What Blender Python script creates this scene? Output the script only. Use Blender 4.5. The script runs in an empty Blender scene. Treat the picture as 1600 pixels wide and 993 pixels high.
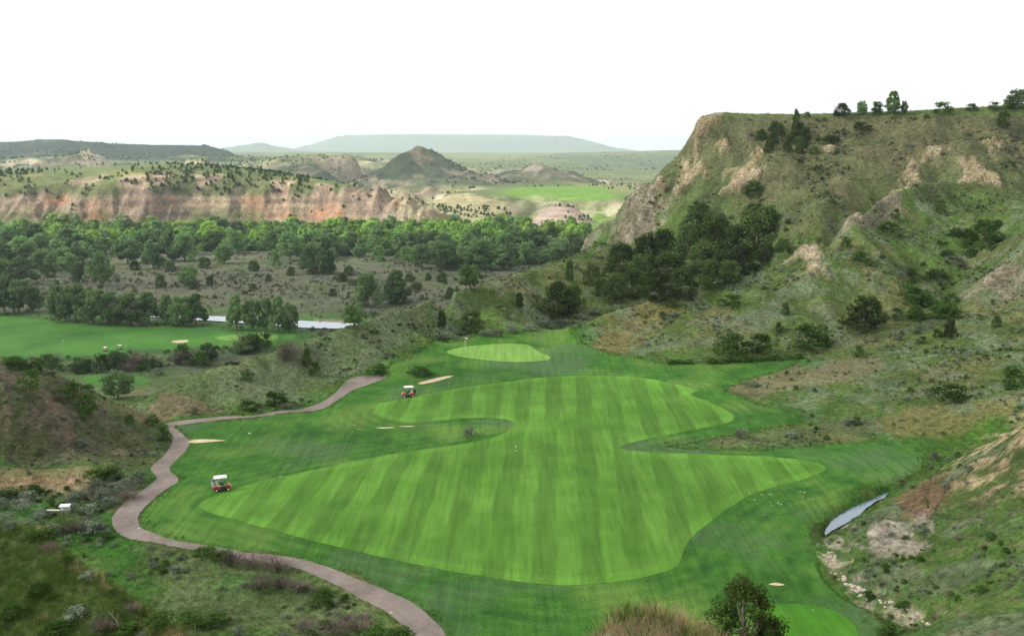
import bpy, bmesh, math, random
import numpy as np
from mathutils import Vector, Matrix, Euler

# ------------------------------------------------------------------ camera, sky, sun, exposure
SC = bpy.context.scene
COL = SC.collection
CAMZ = 40.0
FPX = 1500.0                       # focal length in photo pixels (photo is 1600 wide)
PITCH = math.atan((496.5 - 235.0) / FPX)

cam_d = bpy.data.cameras.new('camera')
cam = bpy.data.objects.new('camera', cam_d)
COL.objects.link(cam)
cam.location = (0, 0, CAMZ)
cam.rotation_euler = (math.pi / 2 - PITCH, 0, 0)
cam_d.sensor_width = 36.0
cam_d.lens = FPX / 1600.0 * 36.0
cam_d.clip_start = 0.5
cam_d.clip_end = 90000
SC.camera = cam

SUN_EL = math.radians(33)
SUN_AZ = math.radians(261)         # compass-like: 0 = +Y, 90 = +X
sun_dir = Vector((math.sin(SUN_AZ) * math.cos(SUN_EL), math.cos(SUN_AZ) * math.cos(SUN_EL), math.sin(SUN_EL)))
world = bpy.data.worlds.new('World')
SC.world = world
world.use_nodes = True
wn = world.node_tree
wn.nodes.clear()
w_out = wn.nodes.new('ShaderNodeOutputWorld')
w_bg = wn.nodes.new('ShaderNodeBackground')
w_sky = wn.nodes.new('ShaderNodeTexSky')
w_sky.sky_type = 'NISHITA'
w_sky.sun_disc = False
w_sky.sun_elevation = SUN_EL
w_sky.sun_rotation = SUN_AZ
w_sky.air_density = 1.0
w_sky.dust_density = 3.0
w_hsv = wn.nodes.new('ShaderNodeHueSaturation')     # a veil of thin high cloud greys the blue
w_hsv.inputs['Saturation'].default_value = 0.22
w_hsv.inputs['Value'].default_value = 1.0
wn.links.new(w_sky.outputs[0], w_hsv.inputs['Color'])
w_mix = wn.nodes.new('ShaderNodeMix')                # the veil itself: an even, milky white
w_mix.data_type = 'RGBA'
w_mix.inputs[0].default_value = 0.9
w_mix.inputs[7].default_value = (5.1, 5.05, 4.9, 1)
w_tc = wn.nodes.new('ShaderNodeTexCoord'); w_map = wn.nodes.new('ShaderNodeMapping'); w_map.inputs['Scale'].default_value = (1, 1, 4)
w_no = wn.nodes.new('ShaderNodeTexNoise'); w_no.inputs['Scale'].default_value = 1.6; w_no.inputs['Detail'].default_value = 5
w_rm = wn.nodes.new('ShaderNodeMapRange'); w_rm.inputs[1].default_value = 0.35; w_rm.inputs[2].default_value = 0.65; w_rm.inputs[3].default_value = 0.72; w_rm.inputs[4].default_value = 1.04
w_vm = wn.nodes.new('ShaderNodeVectorMath'); w_vm.operation = 'SCALE'; w_vm.inputs[0].default_value = (5.1, 5.05, 4.88)      # thicker and thinner veil
wn.links.new(w_tc.outputs['Generated'], w_map.inputs[0]); wn.links.new(w_map.outputs[0], w_no.inputs['Vector']); wn.links.new(w_no.outputs['Fac'], w_rm.inputs[0])
wn.links.new(w_rm.outputs[0], w_vm.inputs['Scale']); wn.links.new(w_vm.outputs[0], w_mix.inputs[7])
wn.links.new(w_hsv.outputs[0], w_mix.inputs[6])
wn.links.new(w_mix.outputs[2], w_bg.inputs['Color'])
w_bg.inputs['Strength'].default_value = 0.15
wn.links.new(w_bg.outputs[0], w_out.inputs['Surface'])

sun_l = bpy.data.lights.new('sun', 'SUN')
sun_l.energy = 5.0
sun_l.angle = math.radians(5)
sun_l.color = (1.0, 0.95, 0.86)
sun = bpy.data.objects.new('sun', sun_l)
COL.objects.link(sun)
sun.rotation_euler = sun_dir.to_track_quat('Z', 'Y').to_euler()
sun.location = (-400, -300, 600)

SC.view_settings.view_transform = 'Standard'
SC.view_settings.look = 'None'
SC.view_settings.gamma = 1.0
SC.view_settings.use_curve_mapping = False
SC.view_settings.exposure = 0.9
SC.render.engine = 'CYCLES'
SC.cycles.use_denoising = True
SC.cycles.max_bounces = 6
SC.cycles.diffuse_bounces = 2
SC.cycles.glossy_bounces = 2
SC.cycles.transmission_bounces = 3
SC.cycles.transparent_max_bounces = 8
SC.cycles.volume_bounces = 0
RS = np.random.RandomState(7)
random.seed(7)

# ------------------------------------------------------------------ small helpers
def tag(o, label=None, cat=None, group=None, kind=None):
    if label: o['label'] = label
    if cat: o['category'] = cat
    if group: o['group'] = group
    if kind: o['kind'] = kind
    return o

def ray(px, py):
    """photo pixel -> (u = X/Y, slope = Z/Y) of the sight line"""
    xn = (np.asarray(px, float) - 800.0) / FPX
    zn = -(np.asarray(py, float) - 496.5) / FPX
    Y = math.cos(PITCH) + math.sin(PITCH) * zn
    Z = -math.sin(PITCH) + math.cos(PITCH) * zn
    return xn / Y, Z / Y

def _hash(ix, iy, seed):
    h = (ix.astype(np.int64) * 374761393 + iy.astype(np.int64) * 668265263 + seed * 1442695041) & 0xFFFFFFFF
    h = ((h ^ (h >> 13)) * 1274126177) & 0xFFFFFFFF
    h = h ^ (h >> 16)
    return (h & 0xFFFFFF).astype(np.float64) / float(0xFFFFFF)

def vnoise(x, y, scale, seed=0):
    x = np.asarray(x) / scale; y = np.asarray(y) / scale
    ix = np.floor(x); iy = np.floor(y)
    fx = x - ix; fy = y - iy
    fx = fx * fx * fx * (fx * (fx * 6 - 15) + 10); fy = fy * fy * fy * (fy * (fy * 6 - 15) + 10)
    a = _hash(ix, iy, seed); b = _hash(ix + 1, iy, seed)
    c = _hash(ix, iy + 1, seed); d = _hash(ix + 1, iy + 1, seed)
    return (a + (b - a) * fx) * (1 - fy) + (c + (d - c) * fx) * fy

def fbm(x, y, scale, octaves=4, seed=0, gain=0.5):
    """0..1, mean about 0.5"""
    s = 0; amp = 1; tot = 0
    ca, sa = math.cos(0.6), math.sin(0.6)
    for k in range(octaves):
        s = s + amp * vnoise(x, y, scale, seed + 17 * k)
        tot += amp; amp *= gain; scale *= 0.47
        x, y = ca * x - sa * y + 31.7, sa * x + ca * y - 11.3
    return s / tot

def ridged(x, y, scale, octaves=3, seed=0):
    s = 0; amp = 1; tot = 0
    for k in range(octaves):
        x, y = 0.829 * x - 0.559 * y, 0.559 * x + 0.829 * y
        s = s + amp * (1 - np.abs(2 * vnoise(x, y, scale, seed + 13 * k) - 1))
        tot += amp; amp *= 0.5; scale *= 0.5
    return s / tot

def smooth(a, b, t):
    t = np.clip((np.asarray(t, float) - a) / (b - a), 0, 1)
    return t * t * (3 - 2 * t)
# ------------------------------------------------------------------ terrain: height field on a fan grid (u = X/Y, v = ln Y)
CP = []                                     # control points (u, v, z)
def add_w(x, y, z):                         # world
    CP.append((x / y, math.log(y), z))
def pt(px, py, Y=None, z=None):
    u, s = ray(px, py)
    u = float(u); s = float(s)
    if Y is None: Y = (z - CAMZ) / s
    else: z = CAMZ + s * Y
    return (u, math.log(Y), z)
def P(px, py, Y=None, z=None):
    CP.append(pt(px, py, Y, z))
def line(pts, n=3, back=()):
    """pts: (px, py, Y) sight-line points joined into a crest or toe; back: hidden points behind it as (dY factor, dz)"""
    pp = [pt(p[0], p[1], p[2]) for p in pts]
    for a, b in zip(pp[:-1], pp[1:]):
        for k in range(n):
            t = k / n
            q = tuple(a[i] + (b[i] - a[i]) * t for i in range(3))
            CP.append(q)
            for f, dz in back: CP.append((q[0], q[1] + math.log(f), q[2] + dz))
    CP.append(pp[-1])
    for f, dz in back: CP.append((pp[-1][0], pp[-1][1] + math.log(f), pp[-1][2] + dz))
def zline(pts, n=3):
    pp = [pt(p[0], p[1], z=p[2]) for p in pts]
    for a, b in zip(pp[:-1], pp[1:]):
        for k in range(n):
            t = k / n
            CP.append(tuple(a[i] + (b[i] - a[i]) * t for i in range(3)))
    CP.append(pp[-1])

# --- valley floor of the golf hole (z about 0)
for py, xa, xb, z in ((960, 640, 1290, 0), (905, 560, 1240, 0), (855, 360, 1240, 0), (800, 230, 1250, 0.05), (750, 290, 1300, 0.1),
                      (712, 300, 1330, 0.1), (672, 300, 1230, 0.3), (642, 430, 1120, 0.5), (612, 560, 1090, 0.5), (586, 720, 1170, 0.8),
                      (566, 660, 1080, 1.2), (548, 650, 880, 1.5), (530, 690, 860, 1.6)):
    for px in np.arange(xa, xb + 1, 95): P(px, py, z=z)
for px, py, z in ((690, 993, 0), (800, 990, 0), (1000, 905, 0), (1360, 985, 0.0)): P(px, py, z=z)
# path and the brushy ground on its left
for px, py, z in ((262, 664, 0.1), (285, 690, 0), (262, 740, 0), (200, 800, 0), (215, 838, 0), (300, 856, 0), (420, 868, 0), (520, 900, 0), (620, 955, 0),
                  (150, 850, -0.5), (260, 905, -1.2), (380, 930, -1.4), (470, 950, -1.0), (560, 985, -0.8), (330, 970, -1.8), (120, 840, -0.3), (60, 805, -0.2), (0, 790, -0.2),
                  (130, 790, -0.2), (60, 775, -0.4), (0, 772, -0.5), (130, 768, -0.5), (200, 745, 0.1), (180, 770, 0), (400, 652, 0.1), (480, 640, 0.2), (540, 600, 0.6), (600, 588, 1.0)):
    P(px, py, z=z)
# --- sandstone cut bank and the bare hill on the left
line([(0, 766, 110.5), (70, 768, 110.5), (128, 765, 111)], 3)
line([(0, 741, 113), (70, 739, 113), (145, 733, 114)], 3, back=((1.03, 0.1),))
line([(-150, 545, 134), (0, 560, 133), (60, 570, 133), (120, 600, 134), (150, 618, 135)], 3, back=((1.05, -2.5), (1.14, -7)))
line([(150, 618, 135), (180, 635, 135.5), (220, 654, 136), (250, 671, 135.5)], 3, back=((1.04, -0.7),))
for px, py, z in ((50, 650, 6.0), (100, 680, 3.2), (0, 700, 3.2), (150, 662, 3.4), (0, 620, 8.4), (60, 612, 8.2), (200, 690, 0.9), (150, 710, 0.7), (60, 715, 1.4), (235, 720, 0.0), (265, 695, 0)): P(px, py, z=z)
# --- long grassy ridge left of the green, climbing to the bluff
line([(200, 634, 147), (230, 624, 148.5), (262, 612, 150)], 3)
line([(262, 612, 150), (330, 580, 154), (430, 547, 165), (520, 518, 177), (600, 490, 190), (680, 468, 208), (760, 440, 233), (830, 418, 264), (900, 396, 304), (918, 386, 326)], 3, back=((1.04, -2.0), (1.14, -11), (1.3, -27)))
for px, py, z in ((215, 651, 0), (350, 650, 0.2), (420, 630, 0.7), (330, 625, 0.5), (500, 562, 2.6), (430, 590, 1.8), (600, 542, 3.0), (540, 580, 1.0), (700, 502, 2.5), (800, 492, 3.0), (850, 452, 5.0), (760, 516, 1.9), (660, 548, 1.6), (820, 512, 2.0), (640, 572, 2.0), (680, 572, 2.0), (610, 580, 1.4)): P(px, py, z=z)
# --- foreground: hummock under the camera, dark knoll on the left, steep ground between
line([(945, 996, 27), (980, 976, 28), (1020, 966, 28.5), (1060, 976, 29), (1095, 1000, 29.5)], 2, back=((1.06, -1.5), (1.25, -6)))
P(1020, 1000, Y=26.5)
for x, y, z in ((0, 8, 35), (-5, 8, 35), (5, 8, 35), (-6, 15, 29.5), (6, 15, 29.5), (0, 15, 29.5), (-10, 15, 30), (10, 15, 28), (0, 28, 19), (-6, 30, 17.5), (16, 28, 18), (10, 40, 16.4), (13, 42, 15.5), (20, 42, 14), (0, 42, 10),
                (-8, 45, 9), (10, 55, 6), (20, 55, 5), (-5, 58, 3), (12, 66, 1.2), (2, 66, 1), (-10, 62, 1.0), (22, 66, 1.5), (30, 45, 12), (-18, 60, 2), (-12, 24, 20), (-20, 30, 20)):
    add_w(x, y, z)
line([(-150, 800, 54), (0, 812, 52), (60, 830, 51), (110, 868, 48), (160, 905, 46), (210, 940, 44), (290, 993, 40.5)], 3, back=((1.13, -6.5), (1.35, -14)))
for px, py, Y in ((0, 993, 42), (0, 900, 47), (100, 950, 43.5), (200, 992, 41), (-150, 960, 44)): P(px, py, Y=Y)
for x, y, z in ((-25, 33, 17), (-16, 33, 16.5), (-45, 75, 0), (-55, 90, -0.3), (-35, 72, 0)): add_w(x, y, z)
# --- right: bank of the stream and the scrub hill above it
zline([(1392, 764, -0.45), (1345, 787, -0.5), (1300, 818, -0.5), (1284, 842, -0.5)], 4)
zline([(1290, 862, -0.5), (1305, 905, -0.4), (1355, 935, -0.3), (1450, 972, 0.2)], 3)
zline([(1270, 820, 0), (1300, 790, 0.1), (1350, 768, 0.2), (1400, 750, 0.2)], 2)
line([(1410, 772, 107), (1440, 760, 107.5), (1480, 745, 107)], 3)
line([(1480, 745, 107), (1540, 712, 106.5), (1600, 673, 104), (1720, 600, 104)], 3, back=((1.07, -1.4),))
for px, py, Y in ((1600, 993, 62), (1600, 900, 72), (1600, 800, 85), (1600, 735, 95), (1720, 900, 70), (1720, 760, 88)): P(px, py, Y=Y)
for px, py, z in ((1450, 850, 2.0), (1500, 800, 3.4), (1420, 805, 1.6), (1375, 815, 0.8), (1530, 920, 3.8), (1400, 935, 0.5), (1345, 850, 0.5), (1370, 890, 0.6), (1450, 940, 1.2), (1340, 815, 0.1), (1330, 880, 0.1)): P(px, py, z=z)
# --- terrace beyond it
for px, py, z in ((1150, 606, 0.8), (1250, 642, 0.8), (1350, 662, 1.0), (1300, 602, 2.2), (1400, 622, 2.6), (1400, 582, 3.4), (1500, 640, 3.2), (1600, 632, 4.6), (1500, 572, 4.8), (1600, 590, 5.8), (1600, 540, 7.0), (1450, 546, 5.0),
                  (1350, 560, 3.4), (1550, 516, 7.6), (1600, 503, 8.6), (1240, 590, 1.2), (1180, 640, 0.5), (1600, 656, 3.0), (1500, 684, 1.2), (1430, 695, 0.5), (1300, 690, 0.4), (1200, 695, 0.2), (1480, 720, 0.6), (1700, 640, 5), (1700, 560, 8)): P(px, py, z=z)
# gully with bushes, rocky slope at the frame's right edge
for px, py, z in ((1260, 558, 1.6), (1330, 546, 3.4), (1400, 516, 5.2), (1440, 482, 7.2), (1450, 440, 10.5), (1500, 400, 14.5), (1560, 350, 22)): P(px, py, z=z)
for px, py, Y in ((1530, 470, 198), (1560, 420, 204), (1600, 366, 210), (1600, 450, 193), (1560, 482, 196), (1700, 320, 210), (1700, 470, 190)): P(px, py, Y=Y)
# --- middle hill right of the green, and the spur that joins it to the bluff
zline([(880, 527, 1.6), (920, 549, 1.7), (1000, 560, 1.4), (1100, 566, 1.4), (1200, 562, 1.6), (1255, 556, 2.0)], 2)
line([(885, 516, 197), (960, 487, 204), (1040, 463, 209), (1100, 447, 213)], 3, back=((1.03, -0.8), (1.1, -5.0)))
line([(1100, 447, 213), (1160, 431, 218), (1215, 409, 224), (1265, 383, 230), (1320, 341, 240)], 3, back=((1.03, -1.0), (1.1, -5.5)))
line([(1320, 341, 240), (1370, 311, 253), (1440, 286, 265), (1485, 284, 273)], 3, back=((1.05, -4.0),))
for px, py, Y in ((1300, 450, 205), (1250, 500, 192), (1100, 510, 193), (1000, 520, 196), (1350, 420, 214), (1400, 380, 229), (1450, 350, 244), (1200, 450, 208), (1100, 480, 203), (1500, 320, 262), (1395, 322, 247), (1560, 300, 268)): P(px, py, Y=Y)
P(1330, 500, z=5.6)
# --- gully woods and the bluff
for px, py, Y in ((1000, 458, 252), (950, 440, 264), (1000, 400, 292), (1100, 392, 284), (1200, 352, 278), (1180, 398, 266), (1240, 366, 264), (940, 400, 302), (1060, 420, 274), (1130, 350, 292), (1100, 320, 302), (1040, 340, 310),
                  (1290, 320, 268), (1330, 280, 280), (1400, 245, 293), (1300, 240, 300), (1500, 240, 290), (1550, 270, 280), (1600, 300, 272), (1600, 230, 295), (1230, 290, 290), (1200, 240, 310), (1180, 300, 296), (1500, 205, 308), (1600, 195, 310), (1350, 205, 316), (1700, 250, 290), (1700, 180, 312)): P(px, py, Y=Y)
line([(1100, 185, 335), (1120, 182, 334), (1180, 181, 332)], 3, back=((1.04, 0.0),))
line([(1180, 181, 332), (1250, 181, 330), (1350, 178, 328), (1450, 174, 326), (1540, 169, 324), (1600, 166, 322), (1720, 158, 320)], 3, back=((1.05, 0.2), (1.25, 0.5), (1.8, -3), (2.6, -10)))
line([(1100, 186, 335), (1084, 196, 335), (1078, 206, 334), (1076, 218, 333), (1071, 232, 332), (1066, 238, 331), (1050, 252, 331)], 3, back=((1.05, -6),))
line([(1050, 250, 331), (1020, 272, 330), (992, 284, 331), (975, 300, 333), (966, 330, 335), (945, 346, 337), (925, 362, 338), (912, 382, 338)], 3, back=((1.06, -10), (1.3, -30)))
for px, py, Y in ((1120, 275, 316), (1060, 280, 322), (1010, 290, 326), (1150, 215, 324), (1100, 240, 324), (1010, 340, 318), (960, 370, 322), (1060, 310, 312), (1150, 270, 306)): P(px, py, Y=Y)
# --- river plain
for py in (560, 530, 505, 480, 455, 430, 408, 390, 375):
    for px in range(-140, 900, 80):
        if py > 520 and px > 420: continue
        if py > 455 and px > 560: continue
        if py > 425 and px > 720: continue
        P(px, py, z=-38)
for px, py in ((150, 598), (190, 600), (225, 588)): P(px, py, z=-38)
for x, y in ((-160, 250), (-120, 240), (-90, 250), (-60, 290), (-30, 330), (10, 390), (-150, 300), (-200, 300), (30, 430), (120, 600), (150, 800)): add_w(x, y, -38 if y > 270 else -33)
# --- red and grey cliff across the river
cb = [(-150, 362), (0, 362), (100, 362), (200, 361), (300, 359), (400, 358), (500, 359), (560, 361), (640, 364), (700, 362)]
ct = [(-150, 284), (0, 285), (100, 289), (200, 293), (300, 296), (400, 300), (500, 296), (560, 306), (640, 328), (696, 347)]
for (xa, ya), (xb, yb) in zip(cb, ct):
    a = pt(xa, ya, z=-38); CP.append(a)
    dY = 26 if xa > 150 else 60
    P(xb, yb, Y=math.exp(a[1]) + dY)
for i in range(len(cb) - 1):
    for t in (0.33, 0.67):
        xa = cb[i][0] + (cb[i + 1][0] - cb[i][0]) * t; ya = cb[i][1] + (cb[i + 1][1] - cb[i][1]) * t
        xb = ct[i][0] + (ct[i + 1][0] - ct[i][0]) * t; yb = ct[i][1] + (ct[i + 1][1] - ct[i][1]) * t
        a = pt(xa, ya, z=-38); CP.append(a)
        P(xb, yb, Y=math.exp(a[1]) + (26 if xa > 150 else 60))
for px, py, Y in ((-150, 274, 1280), (0, 275, 1270), (100, 276, 1260), (200, 279, 1240), (300, 281, 1230), (400, 284, 1200), (470, 288, 1150), (540, 300, 1080), (600, 318, 1040), (0, 271, 1420), (200, 274, 1400)): P(px, py, Y=Y)
# --- hills beyond
line([(-150, 242, 1900), (0, 248, 1850), (50, 244, 1850), (95, 240, 1850), (142, 229, 1850), (180, 240, 1800), (230, 262, 1700)], 2, back=((1.12, -22), (1.3, -30)))
for px, py, Y in ((40, 269, 1480), (120, 268, 1480), (200, 272, 1480)): P(px, py, Y=Y)
line([(-150, 220, 3000), (0, 227, 3000), (30, 225, 3000), (45, 219, 3000), (108, 219, 3000), (150, 223, 3000), (200, 230, 3000), (250, 230, 3000), (300, 225, 3000), (322, 220, 3000), (345, 231, 3000), (378, 246, 2950)], 2, back=((1.15, -10), (1.35, -90)))
line([(0, 244, 2650), (200, 248, 2650), (300, 248, 2650), (370, 252, 2600)], 2)
line([(212, 274, 1450), (250, 262, 1480), (285, 249, 1500), (330, 250, 1500), (370, 257, 1480), (400, 268, 1450), (432, 283, 1400)], 2, back=((1.1, -22), (1.3, -34)))
line([(425, 247, 2200), (500, 246, 2200), (560, 246, 2200)], 2, back=((1.25, 0), (1.5, -30)))
line([(420, 284, 1750), (480, 290, 1700), (530, 294, 1620)], 2)
line([(436, 276, 1880), (465, 264, 1940), (490, 257, 1990), (512, 268, 1920), (528, 280, 1850)], 2, back=((1.05, -8),))
line([(-40, 258, 1600), (10, 262, 1600), (40, 252, 1660), (70, 260, 1600), (112, 250, 1680), (150, 259, 1620), (190, 265, 1580)], 2, back=((1.04, -8),))
line([(530, 288, 1700), (560, 274, 1780), (590, 258, 1850), (610, 243, 1890), (628, 231, 1900), (648, 223, 1900), (670, 233, 1900), (692, 244, 1890), (720, 258, 1860), (755, 270, 1800)], 2, back=((1.08, -30), (1.22, -60)))
for px, py, Y in ((530, 296, 1600), (600, 304, 1560), (640, 296, 1620), (680, 298, 1600), (720, 288, 1680), (640, 260, 1800), (600, 280, 1720), (690, 272, 1750)): P(px, py, Y=Y)
line([(750, 274, 2000), (800, 263, 2000), (838, 251, 2000), (870, 259, 2000), (900, 268, 1980), (935, 282, 1900)], 2, back=((1.08, -18), (1.2, -34)))
for px, py, Y in ((800, 284, 1780), (860, 280, 1820), (900, 286, 1760), (960, 288, 1720)): P(px, py, Y=Y)
for px, py, Y in ((800, 300, 1420), (860, 305, 1360), (900, 312, 1260), (960, 296, 1500), (980, 322, 1180), (930, 330, 1120), (760, 290, 1600), (700, 302, 1480), (1040, 300, 1450), (1150, 300, 1450)): P(px, py, Y=Y)
line([(575, 312, 1250), (620, 302, 1280), (670, 296, 1290)], 2, back=((1.06, -8),))
line([(640, 322, 1160), (690, 305, 1220), (730, 301, 1240), (800, 306, 1240), (830, 316, 1200)], 2, back=((1.08, -8),))
for px, py, Y in ((700, 340, 1080), (760, 342, 1075), (800, 345, 1060), (720, 322, 1140), (790, 325, 1130)): P(px, py, Y=Y)
line([(815, 350, 1050), (838, 331, 1085), (868, 322, 1095), (905, 329, 1085), (928, 349, 1050)], 2, back=((1.04, -12), (1.09, -20)))
for px in range(700, 960, 60): P(px, 362, z=-38)
for px, py, Y in ((700, 271, 2600), (800, 262, 2700), (760, 255, 3300), (820, 246, 4300), (700, 243, 5000), (880, 279, 2500), (960, 281, 2400), (1060, 282, 2400)): P(px, py, Y=Y)
line([(830, 243, 4600), (900, 239.5, 4600), (980, 237, 4600), (1060, 235.5, 4600), (1200, 234, 4600)], 2, back=((1.2, 0), (1.5, -10)))
line([(865, 262, 3200), (950, 262, 3300), (1060, 262, 3300)], 2)
for px, py, Y in ((0, 237.5, 7000), (400, 239, 5500), (480, 240, 5000), (600, 240, 5000), (400, 237, 7500), (700, 238, 7500), (1000, 236.4, 8000), (-150, 237, 8000), (1200, 236.5, 8000)): P(px, py, Y=Y)
line([(340, 236, 9000), (360, 229, 9200), (385, 226, 9300), (405, 220, 9300), (430, 227, 9300), (442, 229, 9200), (462, 236, 9000)], 2, back=((1.1, -40), (1.2, -70)))
line([(462, 237, 11000), (490, 225, 11800), (530, 211.5, 12000), (600, 211, 12000), (700, 211, 12000), (800, 211.5, 12000), (900, 213, 12000), (930, 222, 11800), (965, 236, 11000)], 2, back=((1.1, 0), (1.3, -150)))
for px in (500, 600, 700, 800, 900): P(px, 236, Y=10300)
for u in np.linspace(-0.72, 0.72, 10): CP.append((u, math.log(22000), 0.0))
for u in (0.35, 0.5, 0.65): CP.append((u, math.log(1500), 20)); CP.append((u, math.log(4000), 20))

CP = np.array(CP)
NU, U0, U1 = 660, -0.70, 0.70
GU = np.linspace(U0, U1, NU)
_seg = [(7.0, 250, 0.0058), (250, 345, 0.0036), (345, 908, 0.0058), (908, 1015, 0.0014), (1015, 1300, 0.0052), (1300, 3400, 0.0056), (3400, 21000, 0.0095)]
GV = np.concatenate([np.arange(math.log(a_), math.log(b_) - d_ * 0.3, d_) for a_, b_, d_ in _seg])          # rings of the fan, closer where cliffs stand
NV = len(GV)
GY = np.exp(GV)

def rbf_fit(cp):
    r = np.hypot(cp[:, None, 0] - cp[None, :, 0], cp[:, None, 1] - cp[None, :, 1])
    A = -np.sqrt(r * r + 0.005 ** 2)
    n = len(cp)
    A[np.arange(n), np.arange(n)] += 6e-5
    M = np.zeros((n + 1, n + 1)); M[:n, :n] = A; M[:n, n] = 1; M[n, :n] = 1
    b = np.zeros(n + 1); b[:n] = cp[:, 2]
    return np.linalg.lstsq(M, b, rcond=None)[0] if False else np.linalg.solve(M, b)
key = np.round(CP[:, :2] / 0.002).astype(np.int64)
_, uniq = np.unique(key, axis=0, return_index=True)
CP = CP[np.sort(uniq)]
WTS = rbf_fit(CP)
cu = np.linspace(U0, U1, NU // 2); cvi = np.linspace(0, NV - 1, NV // 2)
cv = np.interp(cvi, np.arange(NV), GV)
Zc = np.zeros((len(cv), len(cu)))
for i in range(0, len(cv), 8):
    uu, vv = np.meshgrid(cu, cv[i:i + 8])
    d2 = (uu.ravel()[:, None] - CP[None, :, 0]) ** 2 + (vv.ravel()[:, None] - CP[None, :, 1]) ** 2 + 0.005 ** 2
    Zc[i:i + 8] = (-np.sqrt(d2) @ WTS[:-1] + WTS[-1]).reshape(uu.shape)
Zc = np.minimum(Zc, np.where((np.exp(cv)[:, None] > 325) & (np.exp(cv)[:, None] < 1000), 40 + 0.047 * np.minimum(np.exp(cv)[:, None], 330), 1e9))
# upsample to the full grid
fu = np.interp(GU, cu, np.arange(len(cu))); fv = np.interp(np.arange(NV), cvi, np.arange(len(cv)))
iu = np.minimum(fu.astype(int), len(cu) - 2); iv = np.minimum(fv.astype(int), len(cv) - 2)
tu = (fu - iu)[None, :]; tv = (fv - iv)[:, None]
Z = (Zc[np.ix_(iv, iu)] * (1 - tu) + Zc[np.ix_(iv, iu + 1)] * tu) * (1 - tv) + (Zc[np.ix_(iv + 1, iu)] * (1 - tu) + Zc[np.ix_(iv + 1, iu + 1)] * tu) * tv
YY = np.repeat(GY[:, None], NU, 1)
XX = GU[None, :] * YY

def hit(px, py, Zf=None, ymin=12.0):
    """first ground point on the sight line through a photo pixel -> x, y, z"""
    Zf = Z if Zf is None else Zf
    u, s = ray(px, py); u = float(u); s = float(s)
    f = (u - U0) / (U1 - U0) * (NU - 1); f = min(max(f, 0), NU - 1.001)
    i = int(f); t = f - i
    col = Zf[:, i] * (1 - t) + Zf[:, i + 1] * t
    g = col - (CAMZ + s * GY)
    g[GY < ymin] = -1
    k = np.argmax(g > 0)
    if g[k] <= 0: k = NV - 2
    if k == 0: return u * GY[0], GY[0], col[0]
    a = g[k - 1] / (g[k - 1] - g[k]) if g[k] > g[k - 1] else 0
    a = min(max(a, 0), 1)
    Yh = GY[k - 1] + (GY[k] - GY[k - 1]) * a
    return u * Yh, Yh, col[k - 1] + (col[k] - col[k - 1]) * a

def ground(x, y):
    """terrain height under a world point (arrays allowed)"""
    x = np.asarray(x, float); y = np.asarray(y, float)
    f = np.clip((x / y - U0) / (U1 - U0) * (NU - 1), 0, NU - 1.001); g = np.clip(np.interp(np.log(y), GV, np.arange(NV)), 0, NV - 1.001)
    i = f.astype(int); j = g.astype(int); a = f - i; b = g - j
    return (Z[j, i] * (1 - a) + Z[j, i + 1] * a) * (1 - b) + (Z[j + 1, i] * (1 - a) + Z[j + 1, i + 1] * a) * b

def poly(pix, smooth_n=2):
    """outline in photo pixels -> outline on the ground (x, y), corners cut round"""
    q = np.array([hit(*p)[:2] for p in pix])
    for _ in range(smooth_n):
        n = np.roll(q, -1, 0)
        q = np.stack([q * 0.75 + n * 0.25, q * 0.25 + n * 0.75], 1).reshape(-1, 2)
    return q

def sdf(q, far=60.0):
    """signed distance of every grid point to an outline: negative inside, clipped to +-far"""
    out = np.full(XX.shape, far)
    x0, y0 = q.min(0) - far; x1, y1 = q.max(0) + far
    j0 = max(np.searchsorted(GY, max(y0, 1)) - 1, 0); j1 = min(np.searchsorted(GY, y1) + 1, NV)
    if j1 <= j0: return out
    sx, sy = XX[j0:j1], YY[j0:j1]
    m = (sx > x0) & (sx < x1) & (sy > y0) & (sy < y1)
    px, py = sx[m], sy[m]
    d2 = np.full(px.shape, 1e12); ins = np.zeros(px.shape, bool)
    for a, b in zip(q, np.roll(q, -1, 0)):
        e = b - a; L = e @ e + 1e-12
        t = np.clip(((px - a[0]) * e[0] + (py - a[1]) * e[1]) / L, 0, 1)
        d2 = np.minimum(d2, (px - a[0] - t * e[0]) ** 2 + (py - a[1] - t * e[1]) ** 2)
        c = ((a[1] > py) != (b[1] > py)) & (px < (b[0] - a[0]) * (py - a[1]) / (b[1] - a[1] + 1e-12) + a[0])
        ins ^= c
    d = np.minimum(np.sqrt(d2), far); d[ins] *= -1
    blk = out[j0:j1]; blk[m] = d; out[j0:j1] = blk
    return out
# ------------------------------------------------------------------ outlines of the mown and built ground, traced on the terrain
PX_ROUGH = [(330, 862), (250, 840), (216, 815), (232, 788), (262, 765), (284, 750), (262, 735), (272, 721), (298, 697), (276, 672), (262, 665), (330, 660), (420, 651), (500, 640), (530, 624), (552, 606), (590, 590), (612, 576), (640, 556), (690, 533), (760, 524), (830, 519), (868, 513), (895, 532), (950, 553), (1040, 567), (1110, 570), (1200, 565), (1262, 562), (1215, 582), (1140, 602), (1130, 612), (1190, 632), (1270, 655), (1180, 672), (1090, 690), (1000, 698), (1100, 703), (1250, 698), (1360, 690), (1420, 690), (1450, 705), (1440, 735), (1400, 752), (1340, 772), (1290, 800), (1272, 838), (1284, 885), (1310, 925), (1370, 962), (1400, 1000), (1300, 1040), (1000, 1050), (720, 1050), (702, 1000), (686, 970), (640, 936), (575, 909), (512, 884), (466, 869), (400, 863)]
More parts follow.
